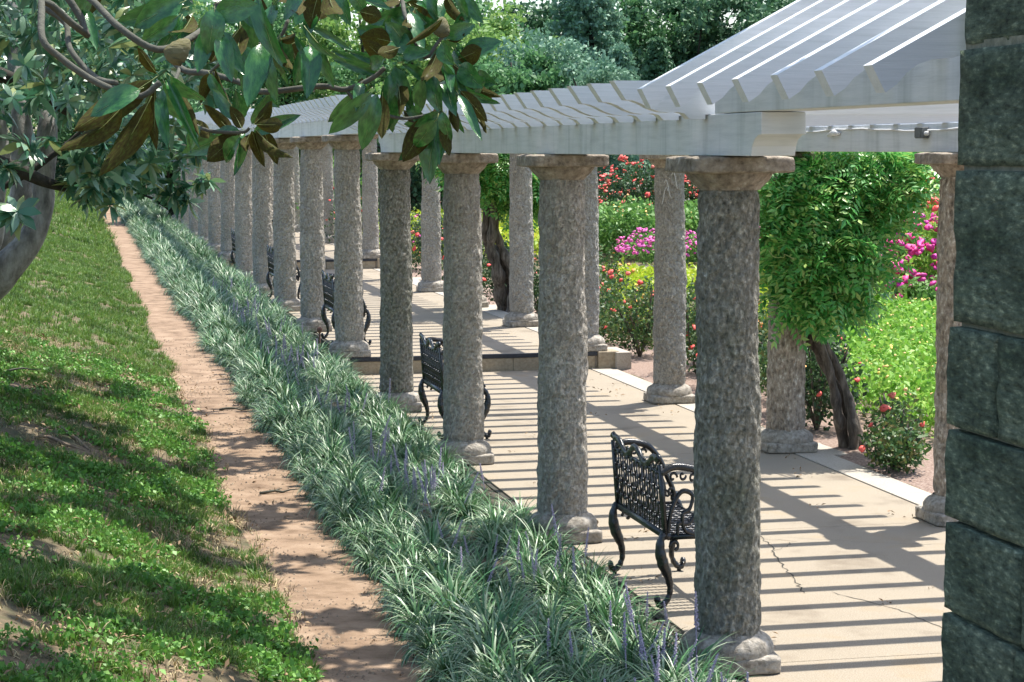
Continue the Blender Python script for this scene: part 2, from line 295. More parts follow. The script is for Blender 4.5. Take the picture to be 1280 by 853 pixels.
# ------------------------------------------------------------------ pavement: slabs, curbs, steps
pave = empty('pavement', kind='structure')
def slabz(i): return RISE*(0 if i < 4 else 1+(i-4)//5)
NB = 20
for i in range(-4, NB):
    y0, y1 = SP*i, SP*(i+1)
    z = slabz(i if i < 0 else i) if i > 0 else 0
    if i in (4, 9, 14, 19): y0 -= .2
    if i+1 in (4, 9, 14, 19): y1 -= .2
    MB().box((.012, y0+.003, z-.22), (WD-.012, y1-.003, z)).build('slab', M['slab'], pave, bevel=.004)
    for k in range(3):
        a = y0+(y1-y0)*k/3; b = y0+(y1-y0)*(k+1)/3
        MB().box((WD+.006, a+.002, z-.22), (WD+.30, b-.002, z+.002)).build('curb_stone', M['curb'], pave, bevel=.005)
    MB().box((-.03, y0, z-.2), (.004, y1, z-.012)).build('edging_strip', M['joint'], pave)
    MB().box((-.29, SP*i-.29, z-.3), (-.032, SP*i+.29, z-.006)).build('footing', M['curb'], pave)
    MB().box((WD+.302, SP*i-.36, z-.3), (WD+.48, SP*i+.36, z-.002)).build('footing', M['curb'], pave)
MB().box((.0, -14, -.26), (WD, 72, -.222)).build('sub_base', M['joint'], pave)
for i in (4, 9, 14, 19):
    y = SP*i-.2; z = slabz(i)
    n = empty('step', kind='structure')
    MB().box((-.02, y-.045, z-.045), (WD+.09, y-.004, z+.003)).build('nosing', M['nosing'], n, bevel=.006)
    for a, b in ((-.0, .95), (.955, 1.93), (1.935, WD+.06)):
        MB().box((a, y-.035, z-RISE-.01), (b, y-.005, z-.046)).build('riser_stone', M['riser'], n, bevel=.004)
    MB().box((WD+.095, y-.07, z-RISE-.01), (WD+.36, y+.25, z+.006)).build('end_block', M['riser'], n, bevel=.012)
    MB().box((-.3, y-.06, z-RISE-.01), (-.034, y+.02, z-.012)).build('end_block', M['riser'], n, bevel=.012)
def crack(pts, z=.0, w=.006, parent=pave):
    V = []; F = []; P = []
    for a, b in zip(pts[:-1], pts[1:]):
        a = Vector(a); b = Vector(b); n = max(2, int((b-a).length/.05))
        for k in range(n):
            t = k/n; p = a.lerp(b, t); P.append(p+Vector((random.gauss(0, .009), random.gauss(0, .012))))
    P.append(Vector(pts[-1]))
    for i, p in enumerate(P):
        ww = w*(.5+random.random())*(.4 if i in (0, len(P)-1) else 1); d = (P[min(i+1, len(P)-1)]-P[max(i-1, 0)]).normalized(); nn = Vector((-d.y, d.x))
        V += [(*(p+nn*ww/2), z+.002), (*(p-nn*ww/2), z+.002)]
    F = [(2*i, 2*i+1, 2*i+3, 2*i+2) for i in range(len(P)-1)]
    MB().add(V, F).build('crack', M['joint'], parent)
crack([(1.336, 3.488), (1.3, 3.0), (1.211, 2.7), (1.12, 2.2), (1.06, 1.9), (.99, 1.544)], w=.009)
crack([(1.15, 1.54), (1.25, 1.3), (1.36, 1.0), (1.417, .52)], w=.006)
crack([(.9, 3.75), (1.15, 3.35), (1.5, 3.1), (1.2, 2.75)], w=.004)
crack([(1.5, 3.25), (1.9, 3.0), (2.3, 2.8), (2.85, 2.75)], w=.003)
crack([(1.2, 8.3), (1.5, 8.0), (1.9, 7.9), (2.3, 8.3)], w=.003)
# ------------------------------------------------------------------ columns
def shaft_mesh(seed, n=112, m=190, amp=.011, r0=.168, r1=.146, h=2.265, matk='granite'):
    V = []
    for j in range(m+1):
        t = j/m; r = r0+(r1-r0)*(t**1.25); z = t*h
        for k in range(n):
            a = 2*math.pi*k/n; x, y = math.cos(a)*r, math.sin(a)*r
            c1 = mn.voronoi(Vector((x*21+seed, y*21, z*14)))[0]; wv_ = mn.noise(Vector((x*7, y*7+seed, z*4)))
            d = amp*1.2*mn.noise(Vector((x*5+seed, y*5, z*2.2)))+amp*.9*mn.noise(Vector((x*16+seed, y*16, z*9)))+amp*(1.3+wv_)*(c1[0]-.35)+amp*.35*mn.noise(Vector((x*60, y*60+seed, z*45)))
            if t < .012 or t > .985: d -= .006
            V.append((x*(1+d/r), y*(1+d/r), z))
    F = [(j*n+k, j*n+(k+1) % n, (j+1)*n+(k+1) % n, (j+1)*n+k) for j in range(m) for k in range(n)]
    return npmesh('shaft', V, F, M[matk], True)
def rough_box(nm, sx, sy, h, seed, mt, r=.02, amp=.012, res=.035, notch=True):
    nx = max(3, int(sx*2/res)); nz = max(3, int(h/res*1.4)); import bmesh
    bm = bmesh.new(); bmesh.ops.create_cube(bm, size=1)
    bmesh.ops.subdivide_edges(bm, edges=bm.edges[:], cuts=12, use_grid_fill=True)
    for v in bm.verts:
        p = Vector((v.co.x*2*sx, v.co.y*2*sy, (v.co.z+.5)*h)); c = Vector((max(-sx+r, min(sx-r, p.x)), max(-sy+r, min(sy-r, p.y)), max(r, min(h-r, p.z))))
        d = p-c
        if d.length > 1e-6: p = c+d.normalized()*r
        nn = Vector((p.x/sx, p.y/sy, (p.z/h-.5)*.6)).normalized()
        k = mn.noise(Vector((p.x*9+seed, p.y*9, p.z*9)))+.5*mn.noise(Vector((p.x*25+seed, p.y*25, p.z*25)))
        p += nn*k*amp
        cx = abs(p.x)+abs(p.y)
        if notch and cx > (sx+sy)*.86: p -= nn*(.5+mn.noise(Vector((round(p.x+9), round(p.y+9), seed*3))))*.03*(cx/(sx+sy)-.86)/.14
        v.co = p
    me = bpy.data.meshes.new(nm); bm.to_mesh(me); bm.free(); me.materials.append(mt); me.polygons.foreach_set('use_smooth', [True]*len(me.polygons)); return me
def ring_mesh(nm, prof, seed, mt, amp=.008, n=64):
    V = []
    for r, z in prof:
        for k in range(n):
            a = 2*math.pi*k/n; x, y = r*math.cos(a), r*math.sin(a)
            d = amp*(mn.noise(Vector((x*8+seed, y*8, z*8)))+.7*mn.noise(Vector((x*28+seed, y*28, z*28))))
            V.append((x*(1+d/r), y*(1+d/r), z))
    m = len(prof); F = [(i*n+k, i*n+(k+1) % n, (i+1)*n+(k+1) % n, (i+1)*n+k) for i in range(m-1) for k in range(n)]
    return npmesh(nm, V, F, mt, True)
shafts = {k: [shaft_mesh(s, matk=k) for s in sd] for k, sd in (('granite', (1.3, 5.1, 9.7)), ('granite_dark', (2.2, 7.9)), ('granite_pink', (3.4, 8.8)))}
PL = [rough_box('plinth', .235, .235, .088, s, M['base'], .02, .010) for s in (1, 6, 11)]
TP = [(.236, .0), (.238, .02), (.235, .045), (.222, .07), (.198, .088), (.176, .097), (.168, .11)]
TO = [ring_mesh('torus', TP, s, M['base']) for s in (2, 5)]
CP = [(.150, -.012), (.158, .0), (.172, .012), (.196, .035), (.214, .058), (.222, .072), (.222, .08)]
EC = [ring_mesh('echinus', CP, s, M['cap']) for s in (2, 5)]
AB = [rough_box('abacus', .272, .272, .083, s, M['cap'], .018, .014) for s in (3, 7, 12)]
LN = ['nearest column, standing in front of the nearest black bench, bright rough granite', 'second column from the camera in the row beside the lilyturf, its foot just past the nearest black bench',
 'third column from the camera in the row beside the lilyturf, hiding half of the second bench', 'fourth column of the lilyturf row, dark and pitted, just before the first step',
 'fifth column of the lilyturf row, standing on the edge of the first step', 'sixth column of the lilyturf row, just behind the bench on the upper floor',
 'seventh column of the lilyturf row, in front of the third farther bench', 'eighth column of the lilyturf row, half hidden behind the seventh', 'ninth column of the lilyturf row, pale, beside the small far bench',
 'tenth column of the lilyturf row, at the second step', 'eleventh column of the lilyturf row, narrow grey shaft under hanging magnolia leaves']
ordn = ['first', 'second', 'third', 'fourth', 'fifth', 'sixth', 'seventh', 'eighth', 'ninth', 'tenth', 'eleventh', 'twelfth', 'thirteenth', 'fourteenth', 'fifteenth', 'sixteenth', 'seventeenth', 'eighteenth', 'nineteenth', 'twentieth']
RN = {1: 'reddish column in the flower bed row, half hidden by the dark stone pier', 2: 'brownish column in the flower bed row, wrapped by the green vine at its top',
 3: 'grey column in the flower bed row with pale flecks and white scratches near its top', 4: 'column standing on the block at the right end of the first step',
 5: 'pale grey column in the flower bed row right of the thick dark vine trunk', 6: 'narrow grey column just left of the thick dark vine trunk',
 7: 'pale sunlit column in the flower bed row with its own base clear, framed by two dark front columns', 9: 'pale column at the right end of the second step'}
for side in (0, 1):
    for i in range(0, 20):
        if side and i == 0: pass
        z = slabz(i) if i > 0 else 0
        x = WD if side else 0.; y = SP*i
        if side: mk = {1: 'granite_pink', 2: 'granite_pink', 3: 'granite'}.get(i, 'granite')
        else: mk = 'granite_dark' if i in (0, 3) else 'granite'
        sname = 'flower bed' if side else 'lilyturf'
        lab = (RN.get(i) if side else (LN[i] if i < len(LN) else None)) or 'rough granite column, %s in the %s row counting from the camera' % (ordn[i], sname)
        lab = {('rough granite '+l if not l.startswith('rough') else l) for l in [lab]}.pop()
        if not side and i == 0: lab = 'nearest rough granite column, tall and dark on its left, standing before the nearest black bench'
        c = empty('stone_column', (x, y, z), 0, label=lab, cat='column', group='granite columns of the pergola')
        rz = (i*1.37+side*.7)
        put(PL[(i+side) % 3], 'plinth', c, (0, 0, 0), (0, 0, (i % 4)*math.pi/2+random.uniform(-.03, .03)))
        put(TO[i % 2], 'torus', c, (0, 0, .083), (0, 0, rz))
        sl = shafts[mk]; put(sl[i % len(sl)], 'shaft', c, (0, 0, .185), (0, 0, rz))
        put(EC[i % 2], 'echinus', c, (0, 0, 2.448), (0, 0, rz))
        if side and i == 3:
            sm_ = MB()
            for ph, zz, sg in ((-2.25, 2.28, 1), (-2.0, 2.2, -1), (-1.75, 2.36, 1)):
                Q = [((.153)*math.cos(ph+.28*t*sg), .153*math.sin(ph+.28*t*sg), zz+.06*math.sin(t*3.1)-.05*t) for t in np.linspace(0, 1.6, 9)]
                sm_.tube(Q, .004, 4)
            sm_.build('scratch_marks', M['conduit'], c, True)  # white scratch marks modelled as thin raised tubes
        put(AB[(i+side) % 3], 'abacus', c, (0, 0, 2.522), (0, 0, (i % 4)*math.pi/2+random.uniform(-.04, .04)))
# ------------------------------------------------------------------ pergola roofs
BB, BT = 2.608, 2.812
def beam(y0, y1, x, z, root, mt):
    s = [(0, BT), (0, BB+.1), (.05, BB+.095), (.1, BB+.075), (.13, BB+.045), (.145, BB)]
    prof = [(y0+a, b+z) for a, b in s]+[(y1-a, b+z) for a, b in s[::-1]]
    return MB().prism(prof, x-.11, x+.11, 'x').build('beam', mt, root, bevel=.004)
FL = [(-.6, 2.98), (-.535, 2.885), (-.50, 2.882), (-.46, 2.868), (-.41, 2.842), (-.36, 2.826), (-.31, 2.822), (-.27, 2.826), (-.235, 2.818), (-.205, 2.79), (-.125, 2.79), (-.125, 2.8135)]
flat = FL+[(WD-a, b) for a, b in FL[::-1]]
def rafter_mesh(prof, t=.088, nm='rafter'):
    return MB().prism(prof, -t/2, t/2, 'y').mesh(nm, M['white'], False)
rm = rafter_mesh(flat)
def roof(name, y0, y1, z, label, first):
    r = empty(name, (0, y0, z), 0, label=label, cat='pergola roof', group='roof sections of the pergola')
    for x in (0, WD):
        b = beam(y0-first, y1, x, 0, r, M['whiteb']); b.location = (0, -y0, 0)
    y = y0+.05
    while y < y1-.15:
        put(rm, 'rafter', r, (0, y-y0, 0), (random.uniform(-.004, .004), 0, random.uniform(-.003, .003)))
        y += SP/8
    return r
ra = roof('pergola_roof', 0, SP*3+.35, 0, 'near flat white rafter roof resting on the four nearest pairs of columns', .8)
roof('pergola_roof', SP*3-.05, SP*8+.35, RISE, 'flat white rafter roof one step higher, beyond the first step', .08)
roof('pergola_roof', SP*8-.05, SP*13+.35, RISE*2, 'far flat white rafter roof beyond the second step', .08)
roof('pergola_roof', SP*13-.05, SP*18+.35, RISE*3, 'farthest white rafter roof, mostly behind magnolia leaves', .08)
# pitched roof at the near end
pv = empty('pitched_pergola_roof', (0, 0, 0), 0, label='white pitched rafter roof at top right, rising above the nearest flat roof', cat='pergola roof')
for x in (0, WD):
    MB().box((x-.11, -3.42, BT+.003), (x+.11, -.1, BT+.17)).build('beam', M['whiteb'], pv, bevel=.004)
T = math.atan(.53); CT, ST = math.cos(T), math.sin(T)
UL = [(0, 0), (0, -.105), (.05, -.10), (.10, -.082), (.15, -.075), (.2, -.085), (.27, -.115), (.34, -.125), (.42, -.11), (.48, -.12), (.5, -.165)]
LEN = (WD/2+.6)/CT
prof = [(-.6+u*CT-w*ST, 2.925+u*ST+w*CT) for u, w in UL]
prof = [(x, z) for x, z in prof]
topz = 2.925+(WD/2+.6)*math.tan(T)
half = prof+[(WD/2-.021, topz-.165/CT-.01), (WD/2-.021, topz)]
pm = rafter_mesh(half, .08)
pm2 = rafter_mesh([(WD-x, z) for x, z in half], .08)
for k in range(7):
    y = -.46-.475*k
    put(pm, 'rafter', pv, (0, y, 0)); put(pm2, 'rafter', pv, (0, y, 0))
MB().box((WD/2-.02, -3.45, topz-.26), (WD/2+.02, -.2, topz+.03)).build('ridge_beam', M['white'], pv)
# supports for the near roof behind the camera side
for x in (WD,):
    c = empty('stone_column', (x, -SP, 0), 0, label='rough granite column under the pitched roof, outside the picture at right', cat='column', group='granite columns of the pergola')
    put(PL[0], 'plinth', c); put(TO[0], 'torus', c, (0, 0, .083)); put(shafts['granite'][0], 'shaft', c, (0, 0, .185)); put(EC[0], 'echinus', c, (0, 0, 2.448)); put(AB[0], 'abacus', c, (0, 0, 2.522))
    MB().box((x-.11, -4.4, BB), (x+.11, -2.9, BT-.002)).build('bearing_block', M['whiteb'], pv)
# wiring on the inner face of the far beam
cx = WD-.11
cd = empty('cable_run', (cx, 3.6, 2.74), 0, label='white cable sagging along the inner side of the right beam beside a dark box', cat='cable')
pts = [(-.012, 3.3+.2*k-3.6, 2.775-.012*math.sin(k*.45)-.003*(k % 3)-2.74) for k in range(24)]
MB().tube(pts, .007, 6).build('cable', M['conduit'], cd, True)
MB().tube([(-.016, 2.0, .01), (-.02, 2.1, .018), (-.016, 2.25, -.002)], [.012, .028, .012], 8).build('connector', M['conduit'], cd, True)
jb = empty('junction_box', (cx, 3.95, 2.74), 0, label='small dark grey electrical box fixed on the right beam near the stone pier', cat='junction box')
MB().box((-.06, -.06, -.035), (-.002, .06, .045)).build('housing', M['box'], jb, bevel=.006)
MB().box((-.066, -.05, -.028), (-.061, .05, .038)).build('cover', M['box'], jb)
MB().tube([(-.03, -.061, 0), (-.03, -.1, 0)], .016, 8).build('fitting', M['conduit'], jb, True)
# ------------------------------------------------------------------ stone pier at right
pier = empty('stone_pier', (.1, -4.4, 0), 0, label='dark mossy pier of big rough stone blocks at the right edge', cat='stone pier')
MB().box((-.398, -2.2, -.2), (.40, .968, 3.0)).build('mortar_core', M['mortar'], pier)
def stone(y0, y1, z0, z1, seed):
    hx = .24; me = rough_box('stone', hx, (y1-y0)/2-.006, (z1-z0)-.013, seed, M['pier'], .008, .009, notch=False)
    put(me, 'stone', pier, (-.425+hx+.025-.024*(3.4-(z0+z1)/2)+random.uniform(-.008, .008), (y0+y1)/2, z0+.008))
zs = [-.2, .28, .68, 1.063, 1.379, 1.696, 2.048, 2.577, 2.98, 3.4, 3.8]
cuts = {3: [.38], 4: [], 5: [.62], 0: [.3], 1: [.66], 2: [.42], 6: [], 7: [], 8: [.5], 9: []}
for k in range(10):
    e = .99+random.uniform(-.012, .02)
    ed = [e]+[c for c in cuts[k][::-1]]+[-.25-random.random()*.3, -1.2+random.uniform(-.2, .2), -2.2]
    for a, b in zip(ed[:-1], ed[1:]): stone(b, a, zs[k], zs[k+1], k*3.1+a)
for k in range(10):       # far face
    put(rough_box('stone', .2, .12, zs[k+1]-zs[k]-.016, k*2.2, M['pier'], .035, .02, notch=False), 'stone', pier, (.22, .86, zs[k]+.008))
# ------------------------------------------------------------------ benches
def spiral(c, r0, r1, a0, a1, n=14, ax='xz', k=0):
    P = []
    for i in range(n+1):
        t = i/n; a = a0+(a1-a0)*t; r = r0+(r1-r0)*t; u, w = r*math.cos(a), r*math.sin(a)
        P.append((c[0]+u, k, c[1]+w) if ax == 'xz' else (k, c[0]+u, c[1]+w))
    return P
def bez(pts, n=16):
    P = [Vector(p) for p in pts]; out = []
    for s in range(len(P)-1):
        p0 = P[max(s-1, 0)]; p1 = P[s]; p2 = P[s+1]; p3 = P[min(s+2, len(P)-1)]
        for i in range(n):
            t = i/n; out.append(.5*((2*p1)+(-p0+p2)*t+(2*p0-5*p1+4*p2-p3)*t*t+(-p0+3*p1-3*p2+p3)*t**3))
    out.append(P[-1]); return out
def make_bench():
    ir = M['iron']; root = empty('cast_iron_bench'); HL = .52
    # back: tilted plane x = -.03*(z-.44)/.44
    def bx(z): return -.05*(z-.43)/.45
    f = MB()
    for s in (-1, 1): f.tube([(bx(.42), s*HL, .42), (bx(.84), s*HL, .84)], [.017, .014], 8)
    f.tube([(bx(.43), -HL, .43), (bx(.43), HL, .43)], .019, 8)
    f.tube([(bx(.79), -HL, .79), (bx(.79), HL, .79)], .010, 6)
    f.build('back_frame', ir, root, True)
    la = MB(); nc = 10
    for c in range(nc):
        yc = -HL+(c+.5)*2*HL/nc; w = HL/nc*.62
        for r in range(4):
            z0 = .435+r*.0885; z1 = z0+.0885
            for s in (-1, 1):
                la.tube([(bx(z0), yc+s*.004, z0), (bx(z0)+.004, yc+s*w*.85, z0+.028), (bx(z0)+.004, yc+s*w*.85, z0+.055), (bx(z1), yc+s*.004, z1)], .0055, 5)
            la.tube([(bx(z1)-.012, yc, z1-.01), (bx(z1)-.014, yc, z1), (bx(z1)-.012, yc, z1+.01)], [.004, .013, .004], 6)
        if c: la.tube([(bx(.43), -HL+c*2*HL/nc, .43), (bx(.79), -HL+c*2*HL/nc, .79)], .0045, 5)
    la.build('back_lattice', ir, root, True)
    cr = MB(); tp = []
    for k in range(41):
        y = -HL+2*HL*k/40; u = abs(y)/HL
        z = .835+.035*math.cos(u*math.pi*2.5)+(.035 if u > .93 else 0)
        tp.append((bx(z), y, z))
    cr.tube(tp, [.012+.006*abs(math.sin(k*.8)) for k in range(41)], 7)
    for s in (-1, 1):
        for yy in (.12, .36):
            cr.tube(spiral((s*yy, .815), .036, .008, 0, s*5.5, 16, 'yz', bx(.81)), .006, 5)
            cr.tube(spiral((s*(yy+.07), .82), .03, .006, 3, 3-s*5.5, 16, 'yz', bx(.81)), .006, 5)
    cr.build('crest', ir, root, True)
    st = MB()
    st.tube([(.02, -HL, .42), (.5, -HL, .42), (.5, HL, .42), (.02, HL, .42), (.02, -HL, .42)], .014, 6)
    for a in range(14):
        y = -HL+(a+.5)*2*HL/14; P = [(.03+.47*t/16, y+.016*math.sin(t*math.pi/2), .425) for t in range(17)]
        st.tube(P, .0055, 4); P = [(p[0], 2*y-p[1], p[2]) for p in P]; st.tube(P, .0055, 4)
    st.build('seat', ir, root, True)
    for s in (-1, 1):
        k = s*HL; a = MB()
        a.tube(bez([(bx(.80), k, .79), (.06, k, .825), (.17, k, .82), (.28, k, .79), (.38, k, .70), (.44, k, .6), (.49, k, .52), (.50, k, .46), (.5, k, .42)], 5), .016, 8)
        a.tube(bez([(.02, k, .44), (.05, k, .58), (.13, k, .68), (.22, k, .66), (.2, k, .58), (.14, k, .55), (.16, k, .46), (.26, k, .43)], 6), .011, 6)
        a.tube(bez([(.1, k, .43), (.11, k, .5), (.2, k, .5), (.3, k, .62), (.33, k, .52), (.3, k, .43)], 6), .010, 6)
        a.tube(bez([(.26, k, .43), (.3, k, .56), (.38, k, .6), (.42, k, .52), (.40, k, .43)], 6), .010, 6)
        for (cx_, cz, r, d) in ((.06, .765, .035, 1), (.14, .775, .03, -1), (.22, .755, .032, 1), (.30, .72, .03, -1), (.37, .65, .03, 1), (.04, .68, .03, 1), (.27, .68, .026, -1), (.44, .5, .03, -1)):
            a.tube(spiral((cx_, cz), r, .006, 0, d*5.6, 15, 'xz', k), .0065, 5)
        a.v = a.v; a.build('arm', ir, root, True)
        for fr in (0, 1):
            l = MB(); x0 = .5 if fr else .02; q = 1 if fr else -1
            P = bez([(x0-q*.02, k, .47 if fr else .42), (x0+q*.04, k, .43), (x0+q*.065, k, .36), (x0+q*.045, k, .28), (x0+q*.0, k, .2), (x0-q*.02, k, .12), (x0-q*.0, k, .06), (x0+q*.04, k, .03), (x0+q*.075, k, .03), (x0+q*.085, k, .055), (x0+q*.065, k, .065)], 5)
            m = len(P); rr = [.013+.017*math.exp(-((i/m-.28)/.14)**2)+.004*abs(math.sin(i*.9)) for i in range(m)]
            rr[-8:] = [.016, .019, .021, .022, .02, .018, .014, .01]
            l.tube(P, rr, 8)
            l.tube([(x0+q*.05, k, .0), (x0+q*.05, k, .02), (x0+q*.045, k, .03)], [.013, .016, .01], 8)
            l.tube(spiral((x0-q*.06, .36), .045, .008, 1.57-q*1.57, 1.57-q*1.57+q*5, 14, 'xz', k), .009, 5)
            if fr: l.tube(spiral((x0+.0, .475), .025, .008, 0, 5, 10, 'xz', k), .012, 6)
            l.build('leg', ir, root, True)
    sc = MB(); sc.tube(bez([(.5, -HL, .39), (.51, -.3, .35), (.51, 0, .39), (.51, .3, .35), (.5, HL, .39)], 6), .010, 5)
    for y in (-.38, -.13, .13, .38): sc.tube(spiral((y, .37), .03, .008, 0, 5.5, 12, 'yz', .51), .007, 5)
    sc.build('apron', ir, root, True)
    return root
def copy_tree(o, parent=None):
    c = o.copy(); COL.objects.link(c); c.parent = parent
    for ch in o.children: copy_tree(ch, c)
    return c
MB.K = 1.38; b0 = make_bench(); MB.K = 1
bl = ['nearest black cast iron bench with lattice back, between the two nearest columns', 'black cast iron bench half hidden behind the third column, below the first step',
      'black cast iron bench just above the first step, between fifth and sixth columns', 'small far black iron bench between seventh and eighth columns', 'farthest visible black iron bench, a dark sliver beside the ninth column']
for k, (i, y, x) in enumerate(((0, 1.83, .06), (2, 8.95, .07), (4, 15.98, .0), (6, 23.3, .0), (8, 30.6, .0))):
    o = b0 if k == 0 else copy_tree(b0)
    o.location = (x, y, slabz(i)+.003 if i else .003); o.scale = (.72, 1, 1)
    tag(o, bl[k], 'bench', 'cast iron benches along the lilyturf row')
sk = empty('garden_stake', (-.25, 15.1, 0), 0, label='short rusty stake with round knob beside the lilyturf below the bench', cat='stake')
MB().tube([(0, 0, .05), (0, 0, .42)], .012, 8).build('rod', M['rust'], sk, True)
MB().lathe([(.01, .41), (.03, .425), (.036, .45), (.03, .475), (.01, .485)], 12).build('knob', M['rust'], sk, True)
# ------------------------------------------------------------------ lilyturf
def blades(nb, L, wid, spread, m, nm, seg=5, lean=1.0, drop=1.0):
    V = []; F = []
    for b in range(nb):
        a = random.uniform(0, 2*math.pi); l = L*random.uniform(.6, 1.15); th = random.uniform(.15, 1.0)*lean; w = wid*random.uniform(.7, 1.25)
        r0 = random.random()*spread; bx_ = math.cos(a+random.uniform(-.8, .8))*r0; by = math.sin(a+random.uniform(-.8, .8))*r0
        x = 0; z = 0; ang = math.pi/2-th*.5; n0 = len(V); tw = random.uniform(-.5, .5)
        for s in range(seg+1):
            t = s/seg; ww = w*(1-t**2.2)*.5+.0004
            cx_, cy = bx_+math.cos(a)*x, by+math.sin(a)*x
            px_, py_ = -math.sin(a+tw), math.cos(a+tw)
            V += [(cx_+px_*ww, cy+py_*ww, z), (cx_-px_*ww, cy-py_*ww, z)]
            x += math.cos(ang)*l/seg; z += math.sin(ang)*l/seg; ang -= th*drop*random.uniform(.5, .75)
        F += [(n0+2*s, n0+2*s+1, n0+2*s+3, n0+2*s+2) for s in range(seg)]
    return npmesh(nm, V, F, m)
lv = [blades(190, .36, .0125, .045, M['liriope'], 'lilyturf_clump', 6, 1.8, .95) for _ in range(7)]
P = []; Rr = []; Sc = []
y = -3.2
while y < 72:
    step = .21 if y < 20 else (.24 if y < 40 else .4)
    for x0, sz, jx in ((-1.39, .82, .04), (-1.19, 1.12, .05), (-.96, .95, .05), (-.74, .45, .04), (-.53, 1.0, .05), (-.31, .85, .04)):
        if random.random() < .08: continue
        x = x0+random.gauss(0, jx); yy = y+random.uniform(-.09, .09)
        x += .03*math.sin(yy*1.1+x0*5)
        if x0 < -1.1: x -= .04*max(0, 1-max(yy, 0)/5)
        if x > -.3 and abs(((yy+SP/2) % SP)-SP/2) < .3: x = -.4
        P.append((x, yy, gz(x, yy)+.02)); Rr.append((random.gauss(0, .1), random.gauss(0, .1), random.random()*6.28)); Sc.append(sz*random.uniform(.7, 1.12)*(1 if yy < 20 else 1.2))
    y += step
scatter('lilyturf_border', P, Rr, Sc, lv, label='long double row of arching lilyturf tufts between dirt path and columns', cat='lilyturf', kind='stuff')
def spike_mesh():
    V = MB(); h = random.uniform(.27, .37); ln = (random.gauss(0, .05), random.gauss(0, .05))
    V.tube([(0, 0, 0), (ln[0]*.6, ln[1]*.6, h*.6), (ln[0], ln[1], h)], .0035, 4)
    me1 = V
    n = 34
    for k in range(n):
        t = k/n; z = h*(.52+.5*t); a = k*2.4; r = .0095*(1-t*.65)
        c = Vector((ln[0]*(.6+.4*t)+r*math.cos(a), ln[1]*(.6+.4*t)+r*math.sin(a), z)); s = .0068*(1-.4*t)
        me1.add([c+Vector((s, 0, 0)), c+Vector((-s*.5, s*.87, 0)), c+Vector((-s*.5, -s*.87, 0)), c+Vector((0, 0, s)), c-Vector((0, 0, s))], [(0, 1, 3), (1, 2, 3), (2, 0, 3), (1, 0, 4), (2, 1, 4), (0, 2, 4)])
    return me1.mesh('lilyturf_spike', M['spike'], False, False)
sv = [spike_mesh() for _ in range(5)]
P = []; Rr = []; Sc = []
for _ in range(260):
    yy = -1.5+26*random.random()**1.5; x = random.choice((-.72, -.72, -.6, -.85, -.35, -1.0))+random.gauss(0, .1)
    if mn.noise(Vector((x*1.2, yy*.7, 2))) < -.06: continue
    P.append((x, yy, gz(x, yy)+.03)); Rr.append((random.gauss(0, .12), random.gauss(0, .12), random.random()*6.28)); Sc.append(random.uniform(.75, 1.1))
scatter('lilyturf_flowers', P, Rr, Sc, sv, label='pale purple flower spikes standing up among the lilyturf tufts', cat='flowers', kind='stuff')
# ------------------------------------------------------------------ lawn tufts, weeds, litter
gv = [blades(24, .06, .005, .04, M['blade'], 'grass_tuft', 3, 1.1) for _ in range(6)]
def weed_mesh():
    P_ = []; 
    for k in range(26): P_.append((random.gauss(0, .03), random.gauss(0, .03), random.uniform(.01, .05)))
    V, F = leaf_cards(np.array(P_), .024, 1.2, .7); return npmesh('weed', V, F, M['weed'])
wv = [weed_mesh() for _ in range(4)]
def lawn_pts(n, y0, y1, x0, th, s):
    out = []
    for _ in range(n):
        x = random.uniform(x0, -2.0); y = random.uniform(y0, y1)
        if x > pxe(y)+random.gauss(-.03, .03): continue
        if fb(x, y, 1, .9)+.5*mn.noise(Vector((x*5, y*5, 0))) < th-random.random()*.55+.1: continue
        out.append((x, y))
    return out
L1 = lawn_pts(30000, -1.5, 14, -6.2, .12, 1); L2 = lawn_pts(15000, 14, 36, -8.5, -.35, 1); L3 = lawn_pts(9000, 36, 80, -12, -.6, 1)
P = [(x, y, gz(x, y)-.005) for x, y in L1+L2+L3]
Sc = [random.uniform(.6, 1.35) for _ in L1]+[random.uniform(1, 1.8) for _ in L2]+[random.uniform(2, 3.4) for _ in L3]
scatter('lawn_grass', P, [(random.gauss(0, .15), random.gauss(0, .15), random.random()*6.28) for _ in P], Sc, gv, label='patchy sunlit grass covering the sloping bank left of the path', cat='grass', kind='stuff')
M['straw'] = mat('dry_grass', [(.32, .25, .12), (.48, .4, .22), (.24, .17, .09)], rough=.8, island=1)
sv2 = [blades(9, .09, .005, .05, M['straw'], 'dry_grass_tuft', 3, 2.4) for _ in range(4)]
P = []
for _ in range(5200):
    x, y = random.uniform(-6, -2.0), -1.5+16*random.random()
    if fb(x, y, 7, 1.1) > .05 and random.random() < .8: continue
    P.append((x, y, gz(x, y)+.004))
scatter('dry_grass', P, [(random.gauss(0, .2), random.gauss(0, .2), random.random()*6.28) for _ in P], [random.uniform(.6, 1.2) for _ in P], sv2, label='dry straw-coloured grass and stubble showing through the bank lawn', cat='dry grass', kind='stuff')
Lw = [(x, y) for x, y in lawn_pts(9000, -1.5, 13, -5.6, -.05, 1) if mn.noise(Vector((x*1.1, y*1.1, 8))) > -.02]
P = [(x, y, gz(x, y)) for x, y in Lw]
scatter('lawn_weeds', P, [(0, 0, random.random()*6.28) for _ in P], [random.uniform(.6, 1.5) for _ in P], wv, label='low broad-leaved weeds growing among the bank grass', cat='weeds', kind='stuff')
lit = []
for _ in range(1500):
    x = random.uniform(-5.8, -1.35); y = random.uniform(-1.5, 14)
    if x > -2.1 and random.random() < .8: continue
    lit.append((x, y, gz(x, y)+.016+random.random()*.02))
